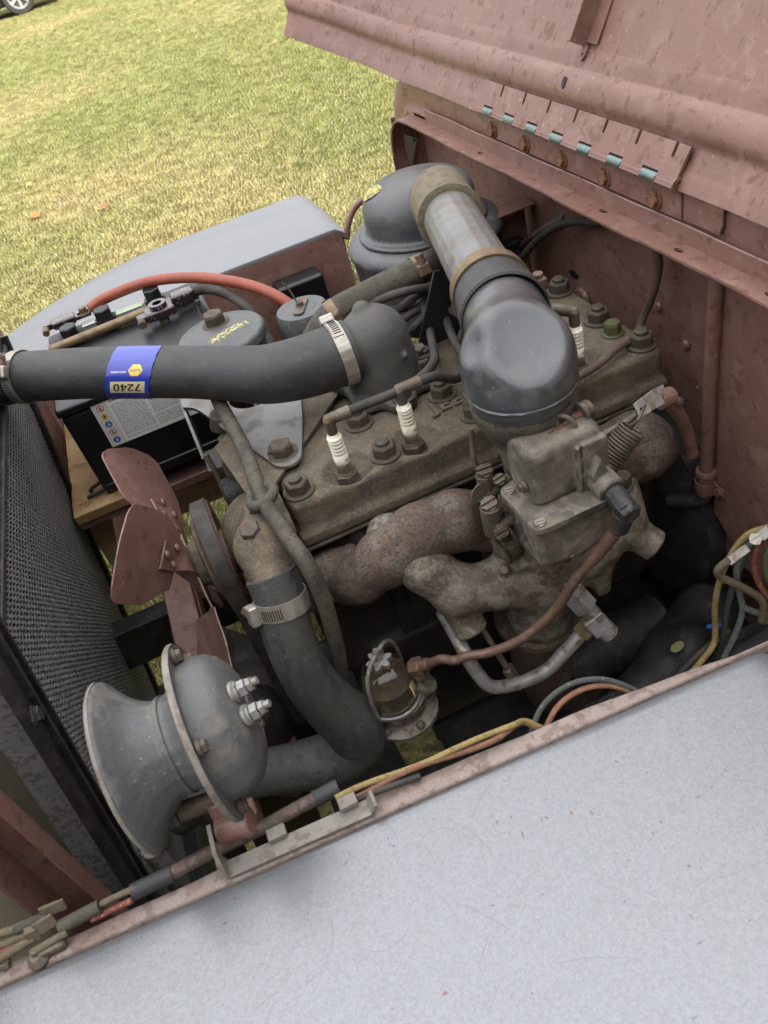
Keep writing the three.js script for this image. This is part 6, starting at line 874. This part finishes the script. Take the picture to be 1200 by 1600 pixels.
{ // connector cluster at the front of the fender
  const c = thing('wire_connector', 'dusty bundle of fuse clips and connectors at the front end of the loom', 'connector', [-0.29, 0.9, 0.36]);
  const t = (a, b, r) => tube([a, b], r, 6, 12);
  obj('sleeve', [t([-0.285, 0.906, 0.3655], [-0.25, 0.908, 0.3655], 0.0056), t([-0.318, 0.912, 0.3535], [-0.29, 0.914, 0.357], 0.0046)], M.oldRubber, c);
  obj('clip', [orient(rbox(0.02, 0.011, 0.003, 0.001), [-0.284, 0.918, 0.355], [0.1, 1, -0.25]), orient(rbox(0.017, 0.012, 0.003, 0.001), [-0.293, 0.914, 0.3625], [-0.1, 1, -0.35]), orient(rbox(0.01, 0.012, 0.008, 0.001), [-0.305, 0.91, 0.362], [0, 1, -0.2]), t([-0.31, 0.9035, 0.374], [-0.28, 0.9045, 0.3715], 0.0032)], M.wireTan, c);
  obj('foot', [orient(rbox(0.024, 0.01, 0.012, 0.004), [-0.296, 0.898, 0.3735]), lathe([[0, 0], [0.009, 0], [0.009, 0.003], [0.005, 0.008], [0, 0.008]], [-0.308, 0.8935, 0.376], null, 16)], M.dull, c);
  for (const [a, b, d, m] of [[[-0.42, 0.898, 0.336], [-0.36, 0.905, 0.343], [-0.315, 0.912, 0.3535], M.wireTan], [[-0.42, 0.894, 0.344], [-0.36, 0.9, 0.351], [-0.3, 0.909, 0.361], M.wireTan], [[-0.42, 0.889, 0.352], [-0.36, 0.896, 0.3555], [-0.31, 0.904, 0.363], M.wireRed], [[-0.37, 0.889, 0.3625], [-0.34, 0.9, 0.364], [-0.305, 0.907, 0.3645], M.wireTan]]) obj('wire', tube([a, b, d], 0.0034, 16, 10), m, c);
  obj('old_terminal', Array.from({ length: 9 }, () => orient(rbox(0.007, 0.005, 0.006, 0.001), [-0.345 + rr(-0.01, 0.012), 0.894 + rr(-0.002, 0.006), 0.3655 + rr(-0.005, 0.006)], [rr(-1, 1), 1, rr(-1, 1)])), M.dull, c);
}
// ------------------------------------------------------------------ harness by the firewall
const wire = (pts, m, label, r = 0.0036) => single('harness_wire', tube(pts, r, 0, 10), m, label, 'wire', 'harness wires by the firewall');
single('wiring_loom', tube([[0.52, 0.815, 0.21], [0.5, 0.84, 0.262], [0.486, 0.856, 0.285], [0.482, 0.87, 0.295], [0.495, 0.9, 0.3], [0.51, 0.93, 0.3]].slice(1), 0.0105, 30, 14), M.loom, 'brown wrapped wiring loom ending in loose coloured wires', 'wiring loom');
const wy = [[0.488, 0.853, 0.277], [0.463, 0.838, 0.257], [0.443, 0.8, 0.25], [0.433, 0.765, 0.25], [0.43, 0.73, 0.25], [0.431, 0.69, 0.252], [0.425, 0.672, 0.258], [0.4, 0.672, 0.27], [0.37, 0.68, 0.285]];
wire(wy, M.wireYellow, 'yellow braided wire hanging below the firewall loom', 0.0037);
wire([[0.49, 0.85, 0.28], [0.474, 0.832, 0.266], [0.468, 0.8, 0.262], [0.473, 0.765, 0.266], [0.485, 0.735, 0.274], [0.505, 0.715, 0.284], [0.54, 0.69, 0.3]], M.wireRed, 'red braided wire curving from the firewall loom', 0.0037);
wire([[0.492, 0.85, 0.28], [0.479, 0.82, 0.27], [0.479, 0.78, 0.272], [0.492, 0.745, 0.282], [0.515, 0.72, 0.294], [0.55, 0.7, 0.31]], M.wireGreen, 'olive green braided wire curving from the firewall loom', 0.0037);
wire([[0.49, 0.848, 0.276], [0.462, 0.82, 0.258], [0.453, 0.785, 0.254], [0.458, 0.745, 0.256], [0.463, 0.71, 0.258], [0.455, 0.668, 0.258], [0.44, 0.63, 0.258]], M.wireBlue, 'grey blue braided wire hanging straight from the firewall loom', 0.0037);
wire([[0.49, 0.848, 0.276], [0.466, 0.815, 0.258], [0.456, 0.77, 0.252], [0.448, 0.72, 0.25], [0.446, 0.66, 0.248], [0.445, 0.6, 0.24]], M.wireDark, 'dark grey braided wire hanging from the firewall loom', 0.0037);
wire([[0.461, 0.72, 0.26], [0.478, 0.706, 0.268], [0.5, 0.698, 0.278], [0.54, 0.69, 0.29]], M.wireBlue, 'grey blue wire branching toward the right from the hanging wire', 0.0037);
{
  const c = thing('wire_terminal', 'screwed metal terminal joining two wires in front of the firewall loom', 'terminal', [0.46, 0.84, 0.265]);
  obj('lug', [orient(rbox(0.03, 0.003, 0.012, 0.001), [0.478, 0.848, 0.272], [-0.25, 0.9, 0.35]), orient(rbox(0.026, 0.003, 0.01, 0.001), [0.444, 0.822, 0.264], [-0.45, 0.8, 0.35])], M.galv, c);
  place('screw', slotScrew(0.0065, 0.005), M.steel, c, [0.459, 0.842, 0.27], [-0.3, 0.8, 0.5]);
  obj('wire', tube([[0.436, 0.818, 0.262], [0.425, 0.806, 0.258], [0.426, 0.794, 0.257], [0.444, 0.775, 0.264], [0.462, 0.755, 0.27], [0.475, 0.735, 0.275], [0.477, 0.7, 0.275]], 0.0045, 50, 10), M.wireTan, c);
}
single('crimp_connector', [cyl([0.45, 0.672, 0.24], [0.433, 0.676, 0.235], 0.0045, 0.0025)], plain(44, 84, 170, 0.4), 'small blue crimp connector in the dark below the wires', 'connector');
single('steel_tube_wire', tube([[0.48, 0.695, 0.272], [0.5, 0.69, 0.28], [0.54, 0.685, 0.295]], 0.005, 12, 10), M.wireTan, 'tan cable end pointing right below the loose wires', 'wire');
single('drag_wire', tube([[0.46, 0.66, 0.245], [0.43, 0.652, 0.245], [0.39, 0.638, 0.25], [0.36, 0.63, 0.258], [0.335, 0.615, 0.268], [0.325, 0.6, 0.27]], 0.0045, 40, 10), M.wireBlack, 'black cable looping low beside the near fender', 'cable');
{ const m = plain(128, 124, 78, 0.7); for (const [x, y, z, s, l] of [[0.425, 0.592, 0.19, 0.0105, 'small pale yellow leaf caught deep in the engine bay'], [0.385, 0.58, 0.235, 0.009, 'small yellow green leaf under the black cable in the engine bay']]) { const g = leafGeo(s, true); g.translate(0, -0.01, 0).rotateX(0.5).rotateZ(0.3).translate(x, y, z); single('fallen_leaf', g, m, l, 'leaf'); } }
single('gearbox_cover', sdf(p => { let d = sCap(p, [0.34, 0.52, 0.2], [0.52, 0.53, 0.13], 0.035, 0.05); d = sU(d, sSph(p, [0.45, 0.56, 0.18], 0.03), 0.03); d = sU(d, sCap(p, [0.4, 0.53, 0.24], [0.5, 0.56, 0.25], 0.02, 0.025), 0.02); return d + 0.004 * mod3(p[0], p[1], p[2]); }, [0.28, 0.45, 0.06], [0.58, 0.63, 0.3], 0.007), M.blackMetal, 'dark casting deep below the wires', 'housing');
// posts seen through the gap beside the horn
single('grille_stay', cyl([-0.302, 0.45, 0.15], [-0.296, 0.64, 0.15], 0.0125), M.galv, 'pale grey stay rod below the horn', 'rod');
single('drain_tube', cyl([-0.225, 0.45, 0.15], [-0.21, 0.7, 0.145], 0.015), M.blackMetal, 'black upright tube behind the horn', 'tube');
// ------------------------------------------------------------------ car parked on the lawn
{
  const wx = -0.5, cz = -21.3, c = thing('parked_car', 'black car with silver spoked wheels parked across the lawn', 'car', [wx - 1.4, 0, cz - 0.85]);
  const paint = new THREE.MeshPhysicalMaterial({ color: new THREE.Color().setRGB(0.012, 0.012, 0.014), roughness: 0.3, clearcoat: 1, clearcoatRoughness: 0.05 });
  const prof = smoothPts([[-3.75, 0.4], [-3.8, 0.75], [-3.7, 1.0], [-3.3, 1.08], [-2.7, 1.5], [-2.1, 1.62], [-1.2, 1.6], [-0.55, 1.45], [0.0, 1.08], [0.65, 0.98], [0.88, 0.8], [0.92, 0.5], [0.85, 0.32]], 70, false).map(p => [p[0] + wx, p[1]]);
  const arch = x => { const o = []; for (let k = 0; k <= 14; k++) { const a = Math.PI * k / 14; o.push([x + 0.39 * Math.cos(a), 0.3 + 0.41 * Math.sin(a)]); } return o; };
  const g = extr([...prof, ...arch(wx), ...arch(wx - 2.7)], 1.55, 0.08); g.translate(0, 0, cz - 1.63); obj('body', g, paint, c);
  const win = extr(smoothPts([[-2.75, 1.12], [-2.35, 1.46], [-1.7, 1.53], [-1.1, 1.51], [-0.65, 1.38], [-0.25, 1.12], [-1.5, 1.08]], 40).map(p => [p[0] + wx, p[1]]), 0.01, 0.002); win.translate(0, 0, cz + 0.004); obj('window', win, plain(20, 24, 28, 0.08), c);
  for (const x of [wx, wx - 2.7]) for (const z of [cz - 0.02, cz - 1.5]) {
    const tyre = obj('wheel', lathe([[0.2, -0.1], [0.31, -0.11], [0.335, -0.09], [0.34, 0], [0.335, 0.09], [0.31, 0.11], [0.225, 0.105]], [x, 0.34, z], [0, 0, 1], 48), plain(40, 40, 42, 0.85), c);
    obj('rim', [lathe([[0.19, 0.06], [0.222, 0.1], [0.228, 0.108], [0.215, 0.11], [0.2, 0.08]], [x, 0.34, z], [0, 0, 1], 40), ...[0, 1, 2, 3, 4, 5].map(k => { const b = rbox(0.06, 0.2, 0.03, 0.01); b.translate(0, 0.11, 0); b.rotateZ(k * 1.047); b.translate(x, 0.34, z + 0.085); return b; }), cyl([x, 0.34, z + 0.06], [x, 0.34, z + 0.11], 0.05)], plain(190, 192, 196, 0.3, 0.6), tyre);
    obj('disc', cyl([x, 0.34, z + 0.02], [x, 0.34, z + 0.05], 0.19), plain(60, 60, 62, 0.7), tyre);
  }
}
// ------------------------------------------------------------------ added unseen building behind the camera, put in to shade the vehicle
{
  const b = thing('added_barn', 'unseen grey timber building added behind the camera to shade the vehicle', 'added_barn', [0, 0, 6.5]);
  const wood = surf({ base: [120, 112, 100], size: 256, tile: 1.2, rough: 0.9, grain: 12, bump: 0.002, bf: 20, layers: [{ f: 5, t: 0.5, w: 0.2, c: [92, 84, 74], a: 0.7 }] });
  const wall = [bx(-10, 10, 0, 5.55, 5.2, 5.4, 0.01), bx(-10, -9.8, 0, 5.55, 5.41, 11.4, 0.01), bx(9.8, 10, 0, 5.55, 5.41, 11.4, 0.01), bx(-9.79, 9.79, 0, 5.55, 11.2, 11.4, 0.01)];
  obj('wall', wall[0], wood, b); for (const w of wall.slice(1)) obj('wall', w, wood, b);
  for (let k = 0; k < 66; k++) obj('plank', bx(-9.95 + k * 0.302, -9.665 + k * 0.302, 0.05, 5.5, 5.17, 5.198, 0.006), wood, b);
  obj('roof', solid([[[-10.4, 5.46, 4.85], [10.4, 5.46, 4.85]], [[-10.4, 6.9, 8.3], [10.4, 6.9, 8.3]], [[-10.4, 5.46, 11.75], [10.4, 5.46, 11.75]]], [0, 0.12, 0]), plain(88, 88, 90, 0.6, 0.3), b);
}
// ------------------------------------------------------------------ render
const renderer = new THREE.WebGLRenderer({ antialias: true });
renderer.setSize(768, 1024);
renderer.shadowMap.enabled = true; renderer.shadowMap.type = THREE.PCFSoftShadowMap;
renderer.outputColorSpace = THREE.SRGBColorSpace;
renderer.toneMapping = THREE.LinearToneMapping; renderer.toneMappingExposure = EXPOSURE;
renderer.render(scene, camera);
